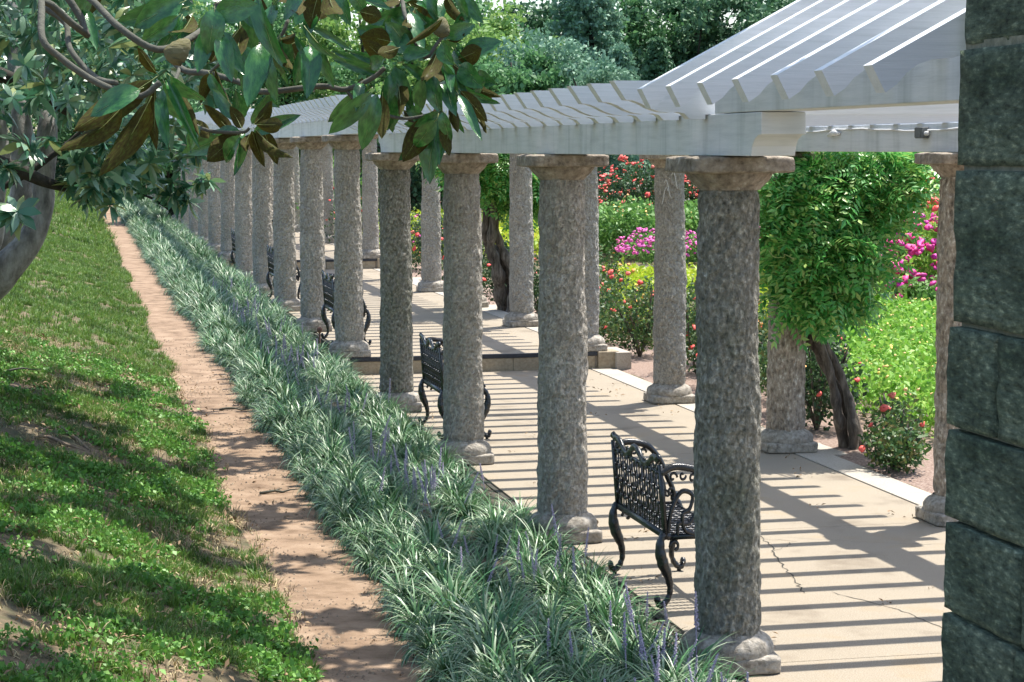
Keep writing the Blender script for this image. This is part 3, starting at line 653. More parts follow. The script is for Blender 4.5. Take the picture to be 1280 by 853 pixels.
for _ in range(60):
    x = random.choice((random.uniform(.05, .5), random.uniform(2.4, 2.85), random.uniform(.1, 2.8))); lit.append((x, random.uniform(-.5, 13.5), .006))
lv2 = []
for _ in range(3):
    V, F = leaf_cards(np.array([(random.gauss(0, .05), random.gauss(0, .05), .004*i) for i in range(4)]), .04, 3, .4); lv2.append(npmesh('litter', V, F, M['deadleaf']))
scatter('leaf_litter', lit, [(random.gauss(0, .3), random.gauss(0, .3), random.random()*6.28) for _ in lit], [random.uniform(.5, 1.2) for _ in lit], lv2, label='scattered dead brown leaves on the bank and path', cat='leaf litter', kind='stuff')
M['pebble'] = mat('pebble', [(.14, .09, .06), (.26, .19, .13), (.36, .28, .2)], rough=.9, island=1)
pb = []
for _ in range(4):
    b = MB()
    for k in range(7):
        c = (random.gauss(0, .06), random.gauss(0, .06), 0); r = random.uniform(.004, .011)
        b.add([(c[0]+r*math.cos(a)*random.uniform(.7, 1.2), c[1]+r*math.sin(a)*random.uniform(.7, 1.2), -.002) for a in (0, 1.2, 2.5, 3.8, 5)]+[(c[0], c[1], r*.7)], [(0, 1, 5), (1, 2, 5), (2, 3, 5), (3, 4, 5), (4, 0, 5)])
    pb.append(b.mesh('pebbles', M['pebble'], False, False))
P = []
for _ in range(450):
    y = -1+19*random.random(); P.append((random.choice((random.gauss(-2.02, .07), random.gauss(-1.55, .1), random.uniform(-2.1, -1.4))), y, gz(-1.8, y)+.014))
scatter('path_pebbles', P, [(0, 0, random.random()*6.28) for _ in P], [random.uniform(.7, 1.7) for _ in P], pb, label='small pebbles and crumbs of soil strewn over the dirt path', cat='pebbles', kind='stuff')
def twig(px, y, x, L, lab, seed):
    random.seed(seed); t = MB(); P_ = [(0, 0, .02)]
    for k in range(5): p = P_[-1]; P_.append((p[0]+L/5, p[1]+random.gauss(0, L*.06), .02+random.random()*.02))
    t.tube(P_, [.012, .013, .011, .009, .006, .003], 6); t.tube([P_[2], (P_[2][0]+L*.2, P_[2][1]+L*.2, .04)], [.007, .003], 5)
    t.build('fallen_twig', M['twig'], None, True, label=lab, cat='twig').location = (x, y, gz(x, y))
twig(0, 5.8, -1.85, .3, 'pale broken twig lying on the dirt path about halfway up', 3)
twig(0, 10.6, -1.8, .35, 'thin dark twig on the path farther up, against the lilyturf edge', 5)
twig(0, 9.4, -3.9, .4, 'bent bare twig lying on the grass bank', 8)
random.seed(11)
V, F = leaf_cards(np.array([(0, 0, .0)]), np.array([.13]), 8, .5)
put(npmesh('fallen_leaf', V, F, M['deadleaf']), 'fallen_leaf', None, (-2.0, 3.9, gz(-2, 3.9)+.03), label='single orange brown leaf on the dirt path near the bottom', cat='leaf')
rt = MB()
for k in range(46):
    x, y = random.uniform(-4.6, -2.15), random.uniform(.5, 12); a = random.gauss(math.pi*.92, .35); q = []
    for j in range(9):
        q.append((x, y, gz(x, y)+.012-.02*abs(j-4)/4)); x += .06*math.cos(a); y += .10*math.sin(a)*1.6*random.choice((1, 1, .6)); a += random.gauss(0, .35)
    rt.tube(q, [.006+.01*math.sin(math.pi*j/8) for j in range(9)], 5)
rt.build('tree_roots', M['rootbark'], None, True, label='gnarled pale surface roots creeping across the worn grass bank', cat='roots', kind='stuff')
# ------------------------------------------------------------------ magnolia
def mag_leaf(m, cup=.22, bend=.25, seg=8):
    V = []; F = []
    for s in range(seg+1):
        t = s/seg; w = .5*(math.sin(math.pi*min(1, t**.85*.97+.015))**.8)*(1 if s < seg else 0); z = -bend*t*t+.06*math.sin(t*5)
        for k in (-1, -.5, 0, .5, 1): V.append((t, k*w, z*.6+cup*abs(k)**1.3*w*.6+.015*math.sin(t*17+k*2)*abs(k)))
    for s in range(seg):
        for k in range(4): a = s*5+k; F.append((a, a+5, a+6, a+1))
    return npmesh('leaf', V, F, m, True)
mleaf = [mag_leaf(M['magleaf'], c, b) for c, b in ((.25, .22), (.35, .35), (.15, .1), (.3, .5))]
rib = MB(); rib.tube([(-.08, 0, .0), (0, 0, .004), (.3, 0, -.006), (.6, 0, -.05), (.9, 0, -.115)], [.012, .012, .009, .006, .002], 4); ribm = rib.mesh('midrib', M['midrib'])
tree = empty('magnolia_tree', (-7.2, -5.2, gz(-7.2, -5.2)), 0, label='magnolia whose big glossy leaves and seed cones hang close across the top left', cat='magnolia tree')
TL = Vector(tree.location)
tk = MB(); tk.tube([Vector(p)-TL for p in ((-7.2, -5.2, .8), (-7.1, -5.1, 1.8), (-6.8, -5.3, 3.2), (-6.0, -5.6, 4.3), (-5.0, -5.6, 4.9), (-3.8, -5.3, 5.0), (-2.6, -5.0, 4.7))], [.32, .27, .22, .16, .11, .07, .03], 12)
tk.tube([Vector(p)-TL for p in ((-7.1, -5.1, 1.8), (-6.7, -3.5, 3.6), (-5.9, -1, 4.9), (-4.5, 3, 5.4), (-3, 7, 5.3))], [.22, .17, .12, .08, .03], 10)
tk.build('trunk', M['barkgrey'], tree, True)
br = MB()
def brp(lst, r0, r1, hook=None):
    P_ = [at(a, b, d)-TL for a, b, d in lst]
    if hook: P_ = [Vector(hook)-TL]+P_
    P_ = bez(P_, 5); n = len(P_); r0 *= .62; r1 *= .75; br.tube(P_, [r0+(r1-r0)*i/(n-1) for i in range(n)], 8)
DA = 4.1; DE = 5.0
brp([(48, -60, 4.3), (52, 0, 4.2), (53, 48, DA), (75, 72, DA), (115, 100, DA), (150, 115, DA), (178, 120, DA), (200, 103, DA)], .013, .008, (-4.6, -5.5, 4.95))
brp([(60, -60, 4.5), (90, -20, 4.4), (118, 3, 4.3), (150, 35, 4.2), (196, 62, 4.2), (238, 48, 4.3), (268, 20, 4.4), (278, -30, 4.5)], .012, .010, (-4.3, -5.4, 4.95))
brp([(55, 10, 4.3), (82, 30, 4.3), (88, 62, 4.25), (118, 96, 4.2), (145, 104, 4.1)], .010, .008)
brp([(170, -60, 5.6), (200, 40, 5.5), (225, 85, 5.4), (262, 92, 5.3), (300, 103, 5.2), (330, 115, 5.1), (400, 108, DE), (432, 112, DE), (465, 98, DE), (481, 85, DE)], .016, .008, (-3.9, -5.2, 4.95))
brp([(432, 112, DE), (452, 132, DE), (500, 148, DE), (538, 143, DE), (551, 137, DE)], .007, .005)
brp([(470, -60, 5.3), (500, -5, 5.2), (506, 18, 5.1), (518, 50, 5.05), (532, 72, 5.0), (547, 54, 5.0), (553, 46, 5)], .010, .006, (-2.9, -5.1, 4.75))
brp([(225, 85, 5.4), (215, 125, 5.2), (250, 160, 5), (300, 166, 5), (312, 160, 5)], .009, .005)
brp([(262, 92, 5.3), (300, 60, 5.1), (345, 52, 5), (360, 25, 5)], .007, .006)
br.build('branches', M['twig'], tree, True)
LEAVES = """A 190 100 90 168 34 u|A 175 112 113 140 30 y|A 152 135 92 198 30 u|A 186 128 140 219 32 u|A 194 112 190 187 16 u|A 203 112 206 182 18 t|A 206 105 228 168 26 t|A 213 95 255 132 20 t|A 213 105 256 172 10 u|A 196 92 168 58 13 u|A 208 98 246 178 14 t
B 228 3 166 30 34 t|B 222 20 176 55 20 t|B 226 22 202 72 22 u|B 230 24 236 66 22 t|B 268 12 262 62 30 t|B 268 18 322 6 32 t|B 240 20 220 60 24 u|B 112 -25 92 24 38 g|B 104 8 122 60 14 t|B 270 30 280 80 22 t|B 262 35 247 88 22 t|B 275 45 288 95 22 u|B 278 0 240 -8 22 t
D 322 -5 342 84 24 t|D 300 22 322 66 20 t|D 300 32 298 96 18 u|D 327 55 310 130 28 t|D 338 70 342 128 20 t|D 345 50 365 96 14 u|D 352 50 368 80 14 t|D 376 62 372 108 18 t|D 387 58 388 113 26 u|D 368 44 412 102 12 t|D 383 36 420 84 11 t|D 348 50 378 46 12 u|D 300 35 266 82 20 u|D 350 48 352 108 20 u|D 400 60 415 110 14 t|D 330 30 300 8 26 t|D 292 60 290 98 18 t|D 345 60 325 95 18 g
D 398 -6 384 36 28 u|D 410 -8 422 32 26 u|D 424 -10 434 30 20 t|D 380 -8 352 24 24 t|D 360 -15 330 12 22 t|D 438 -12 458 18 18 t|D 370 -15 372 24 24 u|D 450 15 480 22 22 u|D 395 20 380 40 20 t
E 464 116 411 169 24 t|E 471 118 452 188 26 t|E 480 106 490 164 28 t|E 493 84 511 136 22 t|E 478 120 476 175 20 u|E 484 80 434 65 11 t|E 472 94 418 73 13 t|E 506 110 530 135 10 t|E 508 130 533 158 15 t|E 503 80 549 112 14 t|E 511 66 480 36 28 u|E 513 64 492 32 26 t|E 503 70 534 64 18 t|E 488 52 452 44 26 u|E 463 82 478 74 18 t|E 488 92 486 130 16 t|E 498 60 470 70 18 u|E 480 75 455 50 20 u|E 452 105 445 130 14 t|E 495 95 508 150 18 u
F 553 24 513 58 9 u|F 551 55 561 80 22 t|F 567 62 595 100 13 t|F 573 74 605 62 26 u|F 575 82 598 108 26 u|F 550 76 576 130 14 t|F 556 80 566 110 14 t|F 558 46 590 32 20 t|F 575 106 625 136 12 t|F 576 114 609 152 18 u|F 573 118 602 172 13 t|F 563 130 573 168 12 u|F 541 96 545 138 24 t|F 528 98 522 144 18 t|F 557 100 562 132 20 t|F 560 50 588 46 8 u|F 545 60 520 75 14 t|F 548 62 530 110 20 u|F 590 95 607 118 20 t|F 562 90 590 140 14 t
G 540 145 503 203 30 u|G 547 148 530 223 30 t|G 557 143 545 202 13 t|G 561 148 556 197 18 u|G 548 140 518 160 14 t|G 553 140 560 175 16 t|G 545 150 515 190 22 t
H 530 -8 549 26 16 u|H 557 -6 573 28 14 u|H 570 -8 585 22 12 t|H 578 -8 601 28 18 u|H 514 8 545 46 14 t|H 518 12 505 45 16 u|H 500 -5 470 12 16 u|H 455 -8 472 18 14 u|H 520 5 540 12 12 t|H 512 15 530 60 18 u|H 560 -4 548 14 14 t|H 508 10 480 34 18 t
I 318 155 345 130 18 u|I 320 156 361 157 19 u|I 315 164 328 207 14 u|I 320 163 364 209 17 v|I 299 167 256 204 28 u|I 300 170 275 205 20 t|I 300 172 304 213 13 t|I 298 152 262 110 16 t|I 300 150 297 118 18 g|I 302 160 290 135 16 u|I 300 165 262 160 12 t|I 312 168 300 195 12 u|I 250 158 232 190 16 t|I 250 158 226 160 14 t|I 245 150 262 176 16 u
J 215 122 232 160 16 t|J 212 120 240 112 14 t|J 210 125 200 160 14 t|J 262 92 280 128 14 t|J 265 92 250 122 16 u|J 335 112 352 98 12 u|J 330 114 345 135 10 t"""
DD = dict(A=4.1, B=4.35, D=4.8, E=5.0, F=5.0, G=5.0, H=5.15, I=5.0, J=5.2)
camR = CM.to_3x3(); view = -(camR @ Vector((0, 0, -1)))
random.seed(42); LL = []
for ln in LEAVES.split('\n'):
    for e in ln.split('|'):
        k, x0, y0, x1, y1, w, sd = e.split(); x0, y0, x1, y1, w = map(float, (x0, y0, x1, y1, w))
        if sd == 'u' and k in 'BDEFH' and random.random() < .42: sd = 't'
        LL.append((x0, y0, x1, y1, w, sd, DD[k]+random.uniform(-.08, .08)))
        if k in 'BDEFGHI' and random.random() < .85:
            g = random.gauss; LL.append((x0+g(0, 6), y0+g(0, 5), x1+g(0, 16), y1-abs(g(0, 12)), w*.95, 'u' if random.random() < .3 else 't', DD[k]+random.uniform(.08, .28)))
for x0, y0, x1, y1, w, sd, d in LL:
    if 1:
        a = at(x0, y0, d); b = at(x1, y1, d+random.uniform(-.09, .05)); X = b-a; Ln = X.length; X.normalize()
        n = view.copy(); n = Matrix.Rotation(random.uniform(-.75, .75), 3, X) @ (n-X*n.dot(X)).normalized()
        if sd in 'uv': n = -n
        if n.z < -.2 and sd == 't': n = Matrix.Rotation(.3, 3, X) @ n
        Y = n.cross(X).normalized(); n = X.cross(Y)
        mw = w/FPX*d*1.05
        o = put(random.choice(mleaf), 'leaf', tree)
        o.matrix_local = Matrix.Translation(a-TL) @ Matrix(((X.x, Y.x, n.x), (X.y, Y.y, n.y), (X.z, Y.z, n.z))).to_4x4() @ Matrix.Diagonal((Ln, mw, Ln, 1))
        r = put(ribm, 'midrib', o)
def cone(px, py, d, s, tilt):
    P_ = [(.12, -.05), (.3, .0), (.46, .12), (.5, .3), (.46, .55), (.33, .78), (.18, .93), (.04, 1.0)]; V = []
    n = 18
    for r, z in P_:
        for k in range(n): a_ = 2*math.pi*k/n+z*3; q = 1+.12*math.sin(k*math.pi+z*40); V.append((r*q*math.cos(a_)*.8, r*q*math.sin(a_)*.8, z))
    F = [(i*n+k, i*n+(k+1) % n, (i+1)*n+(k+1) % n, (i+1)*n+k) for i in range(len(P_)-1) for k in range(n)]
    o = put(npmesh('seed_cone', V, F, M['fruit'], True), 'seed_cone', tree); o.location = at(px, py, d)-TL; o.rotation_euler = (tilt[0], tilt[1], 0); o.scale = (s, s, s)
cone(212, 76, 4.15, .058, (0, .75)); cone(552, 46, 5, .048, (0, .05))
def whorl(n, L, w, m, nm, up=.3):
    V = []; F = []
    for k in range(n):
        a = k*2.4+random.random()*.6; el = random.uniform(-.9, .9)*.9+up-.35
        X = Vector((math.cos(a)*math.cos(el), math.sin(a)*math.cos(el), math.sin(el))); Y = Vector((-math.sin(a), math.cos(a), random.gauss(0, .35))).normalized(); N_ = X.cross(Y)
        l = L*random.uniform(.7, 1.15); ww = l*w; b = len(V)
        for t, q in ((0, .12), (.3, .85), (.65, .95), (1, .06)):
            c = X*l*t-Vector((0, 0, 1))*l*.28*t*t
            V += [c+Y*ww*q*.5+N_*ww*.12*q, c, c-Y*ww*q*.5+N_*ww*.12*q] if False else [c+Y*ww*q*.5+N_*ww*.1*q, c-Y*ww*q*.5+N_*ww*.1*q]
        F += [(b+2*i, b+2*i+1, b+2*i+3, b+2*i+2) for i in range(3)]
    return npmesh(nm, [tuple(v) for v in V], F, m, False)
wh = [whorl(12, .19, .34, M['magsmall'], 'leaf_whorl') for _ in range(6)]
# canopy overhead (above the picture), clumps and gaps shaped to dapple the bank
P = []
while len(P) < 1300:
    x, y, z = random.uniform(-6.0, .5), random.uniform(-6, 12.5), random.uniform(4.5, 6.3)
    if x > -.7 and random.random() < .55: continue
    if z < 2.9+.075*(y+10)+.35: continue
    if mn.noise(Vector((x*1.15+3, y*.75, z*.2))) < -.06 or y < -2.5 or (-4.2 < x < -2.2 and 4.5 < y < 9.5): continue
    P.append((x-TL.x, y-TL.y, z-TL.z))
scatter('canopy_leaves', P, [(random.gauss(0, .5), random.gauss(0, .5), random.random()*6.28) for _ in P], [random.uniform(.9, 1.5) for _ in P], wh, tree, kind='stuff')
# second magnolia, farther, with the visible trunk
t2 = empty('magnolia_tree', (-4.9, 9, gz(-4.9, 9)), 0, label='grey multi-stemmed magnolia leaning in at the left edge over the bank', cat='magnolia tree')
T2 = Vector(t2.location)
def stem(pts, rad, m='barkgrey', name='trunk', n=14):
    P_ = bez([Vector(p)-T2 for p in pts], 6); k = len(P_); rr = np.interp(np.linspace(0, 1, k), np.linspace(0, 1, len(rad)), rad)
    b = MB(); b.tube(P_, list(rr), n)
    b.v = [tuple(Vector(v)*1+Vector((mn.noise(Vector(v)*3)*.035, mn.noise(Vector(v)*3+Vector((5, 5, 5)))*.035, 0))) for v in b.v]
    return b.build(name, M[m], t2, True)
def PA(l): return [tuple(at(a, b, d)) for a, b, d in l]
stem(PA([(-90, 440, 19.2), (-45, 385, 19.1), (-2, 345, 19), (36, 305, 19), (52, 262, 19), (54, 225, 19), (58, 170, 19), (66, 110, 19.2), (72, 50, 19.4), (70, -10, 19.6)]), [.2, .19, .16, .12, .10, .10, .095, .09, .08, .07])
stem(PA([(-90, 420, 19.6), (-45, 370, 19.5), (-22, 325, 19.4), (8, 285, 19.3), (24, 245, 19.2), (29, 210, 19.2), (28, 160, 19.2), (20, 80, 19.4), (14, 0, 19.6)]), [.2, .2, .18, .13, .10, .095, .09, .07, .06])
stem(PA([(-70, 400, 18.6), (-40, 340, 18.6), (-12, 290, 18.6), (-4, 240, 18.6), (2, 190, 18.6), (-10, 100, 18.6)]), [.2, .18, .13, .09, .08, .07])
stem([(-5.2, 6.2, 3.1), (-4.3, 6.4, 2.62), (-3.9, 6.4, 2.58), (-3.62, 6.5, 2.5), (-3.4, 6.6, 2.40), (-3.15, 6.8, 2.34), (-2.9, 6.9, 2.36)], [.09, .085, .075, .06, .045, .03, .008], 'bark_dark_and_shaded', 'limb', 10)  # limb of the grey-barked tree, its colour darkened to stand for shade
stem([(-4.7, 7.8, 3.3), (-4.1, 7.8, 3.35), (-3.6, 7.9, 3.2), (-3.2, 8, 2.95)], [.09, .08, .06, .03], 'bark_dark_and_shaded', 'limb', 10)
stem([(-3.75, 7.0, 2.35), (-3.5, 7.0, 2.5), (-3.1, 7.0, 2.8), (-2.8, 7, 3.2)], [.03, .025, .02, .015], 'bark_dark_and_shaded', 'limb', 8)
P = []; q = 0
def okp(x, y, z):
    d = y+10; lo = 2.52-.0*(d)+.12*mn.noise(Vector((x*1.5, y*1.5, 0)))+(.42 if x < -3.15 and y > 4.5 else 0)
    return z > lo
while len(P) < 860:
    x, y, z = random.uniform(-5.6, -2.0), random.uniform(4.2, 10.5), random.uniform(2.0, 4.6)
    if ((x+3.9)/1.9)**2+((y-7.2)/3.4)**2+((z-3.4)/1.35)**2 > 1: continue
    if not okp(x, y, z): continue
    if mn.noise(Vector((x*1.3, y*1.3, z*1.6))) < -.16: continue
    P.append((x, y, z))
for px, py, d in ((15, 205, 15), (95, 228, 16.2), (105, 240, 16.2), (120, 240, 16.5), (135, 228, 16.6), (110, 232, 15.5), (125, 218, 15), (150, 222, 16), (165, 235, 17), (180, 215, 17), (200, 225, 18), (210, 240, 18), (235, 245, 18), (190, 200, 17), (225, 205, 17), (150, 200, 16), (170, 185, 16), (15, 265, 14), (210, 180, 18), (130, 180, 15), (250, 225, 19), (140, 240, 16), (35, 190, 14.5), (100, 205, 15), (245, 190, 18)):
    for _ in range(3): p = at(px+random.gauss(0, 7), py+random.gauss(0, 5), d); P.append(tuple(p))
P = [tuple(Vector(p)-T2) for p in P]
scatter('crown_leaves', P, [(random.gauss(0, .6), random.gauss(0, .6), random.random()*6.28) for _ in P], [random.uniform(.6, 1.0) for _ in P], wh, t2, kind='stuff')
# ------------------------------------------------------------------ vines
def pinnate(L, n, m, nm):
    V = []; F = []
    def leaflet(c, d, l):
        d = d.normalized(); w = d.cross(Vector((0, 0, 1))).normalized(); b = len(V)
        dr = Vector((0, 0, -.25*l))
        V.extend([c, c+d*l*.45+w*l*.22+dr*.3, c+d*l+dr, c+d*l*.45-w*l*.22+dr*.3]); F.append((b, b+1, b+2, b+3))
    P_ = [Vector((L*t, 0, -.35*L*t*t)) for t in np.linspace(0, 1, n+1)]
    for i, p in enumerate(P_[1:]):
        for s in (-1, 1): leaflet(p, Vector((.55, s, random.uniform(-.15, .15))), L*.34*(1-.25*i/n))
    leaflet(P_[-1], Vector((1, 0, -.3)), L*.3)
    return [V, F]
def pinmesh(L, n, m, nm, k=5):
    b = MB()
    for j in range(k):
        V, F = pinnate(L*random.uniform(.8, 1.1), n, m, nm); q = Matrix.Rotation(j*6.28/k+random.random(), 3, 'Z') @ Matrix.Rotation(random.uniform(-.3, .7), 3, 'Y')
        b.add([q @ v for v in V], F)
    return b.mesh(nm, m, False, False)
vm = [pinmesh(.25, 6, M['vine_leaf'], 'vine_spray') for _ in range(5)]; vml = [pinmesh(.17, 6, M['vine_leaf_light'], 'vine_spray_light') for _ in range(3)]
def vine(loc, label, trunk, foliage, nl, group='vines on the flower bed side'):
    r = empty('wisteria_vine', loc, 0, label=label, cat='vine', group=group); O = Vector(loc); b = MB()
    for k, (ph, rr) in enumerate(((0, 1), (2.1, .85), (4.2, .75))):
        P_ = []; Q = bez([Vector(p) for p in trunk[0]], 8); m = len(Q); R_ = np.interp(np.linspace(0, 1, m), np.linspace(0, 1, len(trunk[1])), trunk[1])
        for i, p in enumerate(Q):
            a = ph+i/m*trunk[2]; P_.append(p-O+Vector((math.cos(a), math.sin(a), 0))*R_[i]*.72)
        b.tube(P_, [x*rr*(.58+.1*math.sin(i*.9+k)) for i, x in enumerate(R_)], 14)
    b.v = [tuple(Vector(v)+Vector((1, 1, 0))*.02*mn.noise(Vector((v[0]*22, v[1]*22, v[2]*5)))) for v in b.v]
    b.build('trunk', M['vinebark'], r, True)
    P = []; 
    tot = sum(f[3] for f in foliage)
    for c, rad, th, w in foliage:
        for _ in range(int(nl*w/tot)):
            d = Vector((random.gauss(0, 1), random.gauss(0, 1), random.gauss(0, 1))).normalized()*(random.random()**.33)
            d *= (1+.45*mn.noise(Vector(d)*2.8+Vector(c)))*(1.18 if random.random() < .07 else 1); p = Vector(c)+Vector((d.x*rad[0], d.y*rad[1], d.z*rad[2]))
            if p.z > th: continue
            P.append((*(p-O), d.x, d.y))
    P = np.array(P); sel = rng.random(len(P)) < .2
    for nm_, ms, ss in (('foliage', vm, ~sel), ('young_foliage', vml, sel)):
        Q = P[ss]; rot = np.stack([rng.normal(0, .45, len(Q)), rng.normal(0, .45, len(Q))+.3, np.arctan2(Q[:, 4], Q[:, 3])+rng.normal(0, .8, len(Q))], 1)
        scatter(nm_, Q[:, :3], rot, .6+.6*rng.random(len(Q)), ms, r, kind='stuff')
    tn = MB()
    for _ in range(16):
        c, rad, th, w = random.choice(foliage); p = Vector(c)-O+Vector((random.gauss(0, .6)*rad[0], -rad[1]*.9, random.uniform(-.6, .8)*rad[2])); q_ = [p]
        for k in range(5): q_.append(q_[-1]+Vector((random.uniform(-.02, .09), -.03, random.uniform(-.06, .05))))
        tn.tube(bez(q_, 3), .0035, 4)
    tn.build('tendrils', M['midrib'], r, True, kind='stuff')
    return r
vine((3.45, 7.1, 0), 'wisteria with dense hanging foliage and a twisted trunk beside the brownish right column',
     ([(3.5, 7.1, -.02), (3.44, 7.1, .25), (3.36, 7.1, .5), (3.24, 7.1, .8), (3.08, 7.1, 1.1), (3.05, 7.0, 1.5), (3.0, 6.9, 2.2), (2.95, 6.9, 2.6)], [.12, .10, .085, .08, .07, .06, .05, .04], 5.0),
     [((3.42, 6.95, 2.42), (.75, .42, .26), 2.63, 2.6), ((3.02, 6.75, 1.42), (.24, .28, .28), 2.6, .7), ((3.3, 6.95, 2.2), (.58, .42, .5), 2.62, 4.5), ((3.05, 6.75, 1.75), (.45, .35, .42), 2.6, 3), ((3.2, 6.85, 1.5), (.28, .3, .34), 2.6, 1.9), ((2.78, 6.7, 2.0), (.24, .22, .45), 2.6, 1.6), ((3.75, 7.1, 2.35), (.32, .4, .3), 2.62, 1.5)], 900)
vine((3.2, 20.6, .2), 'wisteria with thick leaning black trunk and light green canopy, between second and third front columns',
     ([(3.35, 20.6, .1), (3.32, 20.6, .45), (3.22, 20.5, .8), (3.05, 20.5, 1.15), (2.98, 20.4, 1.5), (3.0, 20.3, 2.2), (2.9, 20.3, 2.8)], [.24, .21, .19, .15, .12, .09, .06], 4.0),
     [((3.1, 20.2, 2.45), (.75, .6, .42), 2.82, 3), ((2.75, 20.0, 2.35), (.55, .4, .35), 2.82, 1.3), ((3.4, 20.3, 2.0), (.5, .4, .4), 2.8, 1.4), ((2.2, 19.6, 2.55), (.5, .3, .2), 2.8, .5)], 620)
# ------------------------------------------------------------------ rose bushes and beds
def bush(x, y, rx, ry, h, leafm, n, size, fl, nf, fr, label, name='rose_bush', cat='rose bush', group='rose bushes in the garden', skirt=.12, zb=None):
    z0 = gz(x, y) if zb is None else zb
    r = empty(name, (x, y, z0), 0, label=label, cat=cat, group=group)
    st = MB()
    for k in range(9):
        a = random.random()*6.28; e = .6+.35*random.random()
        P_ = [(0, 0, 0), (math.cos(a)*rx*.3, math.sin(a)*ry*.3, h*.4), (math.cos(a)*rx*e*.8, math.sin(a)*ry*e*.8, h*(.6+.35*random.random()))]; st.tube(bez(P_, 4), [.012]*8+[.006], 5)
    st.build('stems', M['vinebark'], r, True)
    P = []; sd = random.random()*50
    while len(P) < n:
        d = rng.normal(size=3); d /= np.linalg.norm(d); q_ = rng.random()**.4; z = (d[2]*q_*.5+.5)*h*(1+.28*mn.noise(Vector((d[0]*2+sd, d[1]*2, 0))))
        k = 1+.3*mn.noise(Vector((d[0]*3+sd, d[1]*3, d[2]*3)))
        if z < skirt*h and random.random() < .7: continue
        P.append((d[0]*q_*rx*k, d[1]*q_*ry*k, z))
    leafobj('foliage', P, size, leafm, r, up=.8)
    if nf:
        Q = []
        while len(Q) < nf:
            d = rng.normal(size=3); d /= np.linalg.norm(d)
            if d[2] < -.3: continue
            k = 1.0+.25*mn.noise(Vector((d[0]*3+sd, d[1]*3, d[2]*3))); Q.append((d[0]*rx*k, d[1]*ry*k, (d[2]*.5+.52)*h*k))
        blobs(Q, fr, fl, 'blooms', r)
    return r
Bm, Mg, Pk = M['bloom'], M['magenta'], M['pink']; RL, RD = M['rose_leaf'], M['rose_leaf_dark']
bush(3.36, 5.85, .24, .4, .42, RL, 1300, .05, Bm, 2, .035, 'small loose rose bush in front of the wisteria trunk beside the curb')
bush(3.72, 6.7, .26, .35, .55, RL, 700, .05, Bm, 5, .035, 'thin rose bush with a few coral blooms right of the wisteria trunk')
bush(3.6, 8.3, .42, .5, .95, RD, 2200, .055, Bm, 7, .038, 'dark rose bush with coral blooms between brownish column and wisteria trunk')
bush(3.75, 9.4, .45, .5, 1.2, RL, 1900, .055, M['orange'], 10, .035, 'rose bush with orange buds just left of the brownish column')
bush(3.9, 11.6, .5, .6, .95, RD, 1900, .055, Bm, 10, .04, 'rose bush behind the nearest front column with coral blooms')
bush(3.95, 13.2, .45, .5, 1.0, RL, 1900, .055, Bm, 9, .04, 'rose bush behind the flecked grey column with red blooms')
bush(3.85, 15.3, .5, .55, .95, RL, 2200, .055, Bm, 12, .042, 'full rose bush with coral blooms right of the block at the first step')
bush(4.6, 16.6, .55, .6, 1.0, RL, 2000, .055, M['orange'], 12, .04, 'rose bush behind the full coral one, dotted with orange blooms')
bush(3.9, 18.3, .5, .6, .9, RL, 1500, .06, Bm, 9, .045, 'rose bush seen just left of the step end block')
bush(3.9, 23.5, .55, .7, 1.15, RD, 1500, .07, Bm, 12, .05, 'dark rose bush with coral blooms right of the thick black vine trunk')
bush(4.0, 27.0, .6, .7, 1.3, RL, 1500, .07, Bm, 26, .05, 'tall rose bush full of coral blooms between third and fourth front columns')
bush(3.8, 30.0, .6, .7, 1.5, RD, 1400, .075, Bm, 22, .055, 'tall dark rose bush with red blooms left of the pale sunlit column')
bush(4.4, 34.5, .8, .9, 1.3, RL, 1500, .08, Pk, 30, .06, 'far rose bush with pink blooms seen left of the fourth front column')
bush(3.6, 39, .8, .9, 1.9, RD, 1500, .09, Bm, 24, .06, 'far tall rose bush beyond the second step')
bush(4.0, 47, 1.2, 1.5, 2.3, M['garden_leaf'], 1800, .12, Bm, 14, .08, 'big light green shrub at the far end of the flower bed row')
for k, (x, y, h, lm_, fm_, n_) in enumerate(((4.2, 10.4, .8, RL, Bm, 8), (4.35, 12.4, .85, RL, M['orange'], 12), (4.45, 14.1, .85, RD, Bm, 10), (3.75, 17.0, .7, RL, Bm, 8), (4.5, 19.8, .9, RL, Bm, 14), (4.0, 21.6, .9, RD, Bm, 12), (5.2, 22.5, 1.0, RL, M['orange'], 14))):
    bush(x, y, .5, .6, h, lm_, 1800, .06, fm_, n_, .04, ['loose rose bush behind the brownish column and the dark rose', 'orange dotted rose bush glimpsed right of the nearest front column', 'dark rose bush behind the flecked grey column', 'low rose bush beyond the step end block', 'coral rose bush behind the low one past the step', 'dark rose bush in front of the thick black vine trunk', 'orange rose bush at the edge of the lime bed'][k])
# far hedge of red roses, behind
for k, (x, y, rx, h) in enumerate(((11.4, 41, 1.5, 2.35), (13.1, 41.5, 1.4, 1.95), (14.9, 42, 1.3, 1.8), (9.6, 43, 1.3, 2.2))):
    bush(x, y, rx, 1.3, h, RD, 5200, .10, Bm, 190 if k != 1 else 300, .07, ['big dark rose shrub dotted with red blooms under the left half of the roof beam', 'lower rose shrub thick with red blooms left of the flecked column', 'red rose shrub seen between flecked column and nearest front column', 'red rose shrub partly behind the column on the step end'][k], group='red rose shrubs at the back')
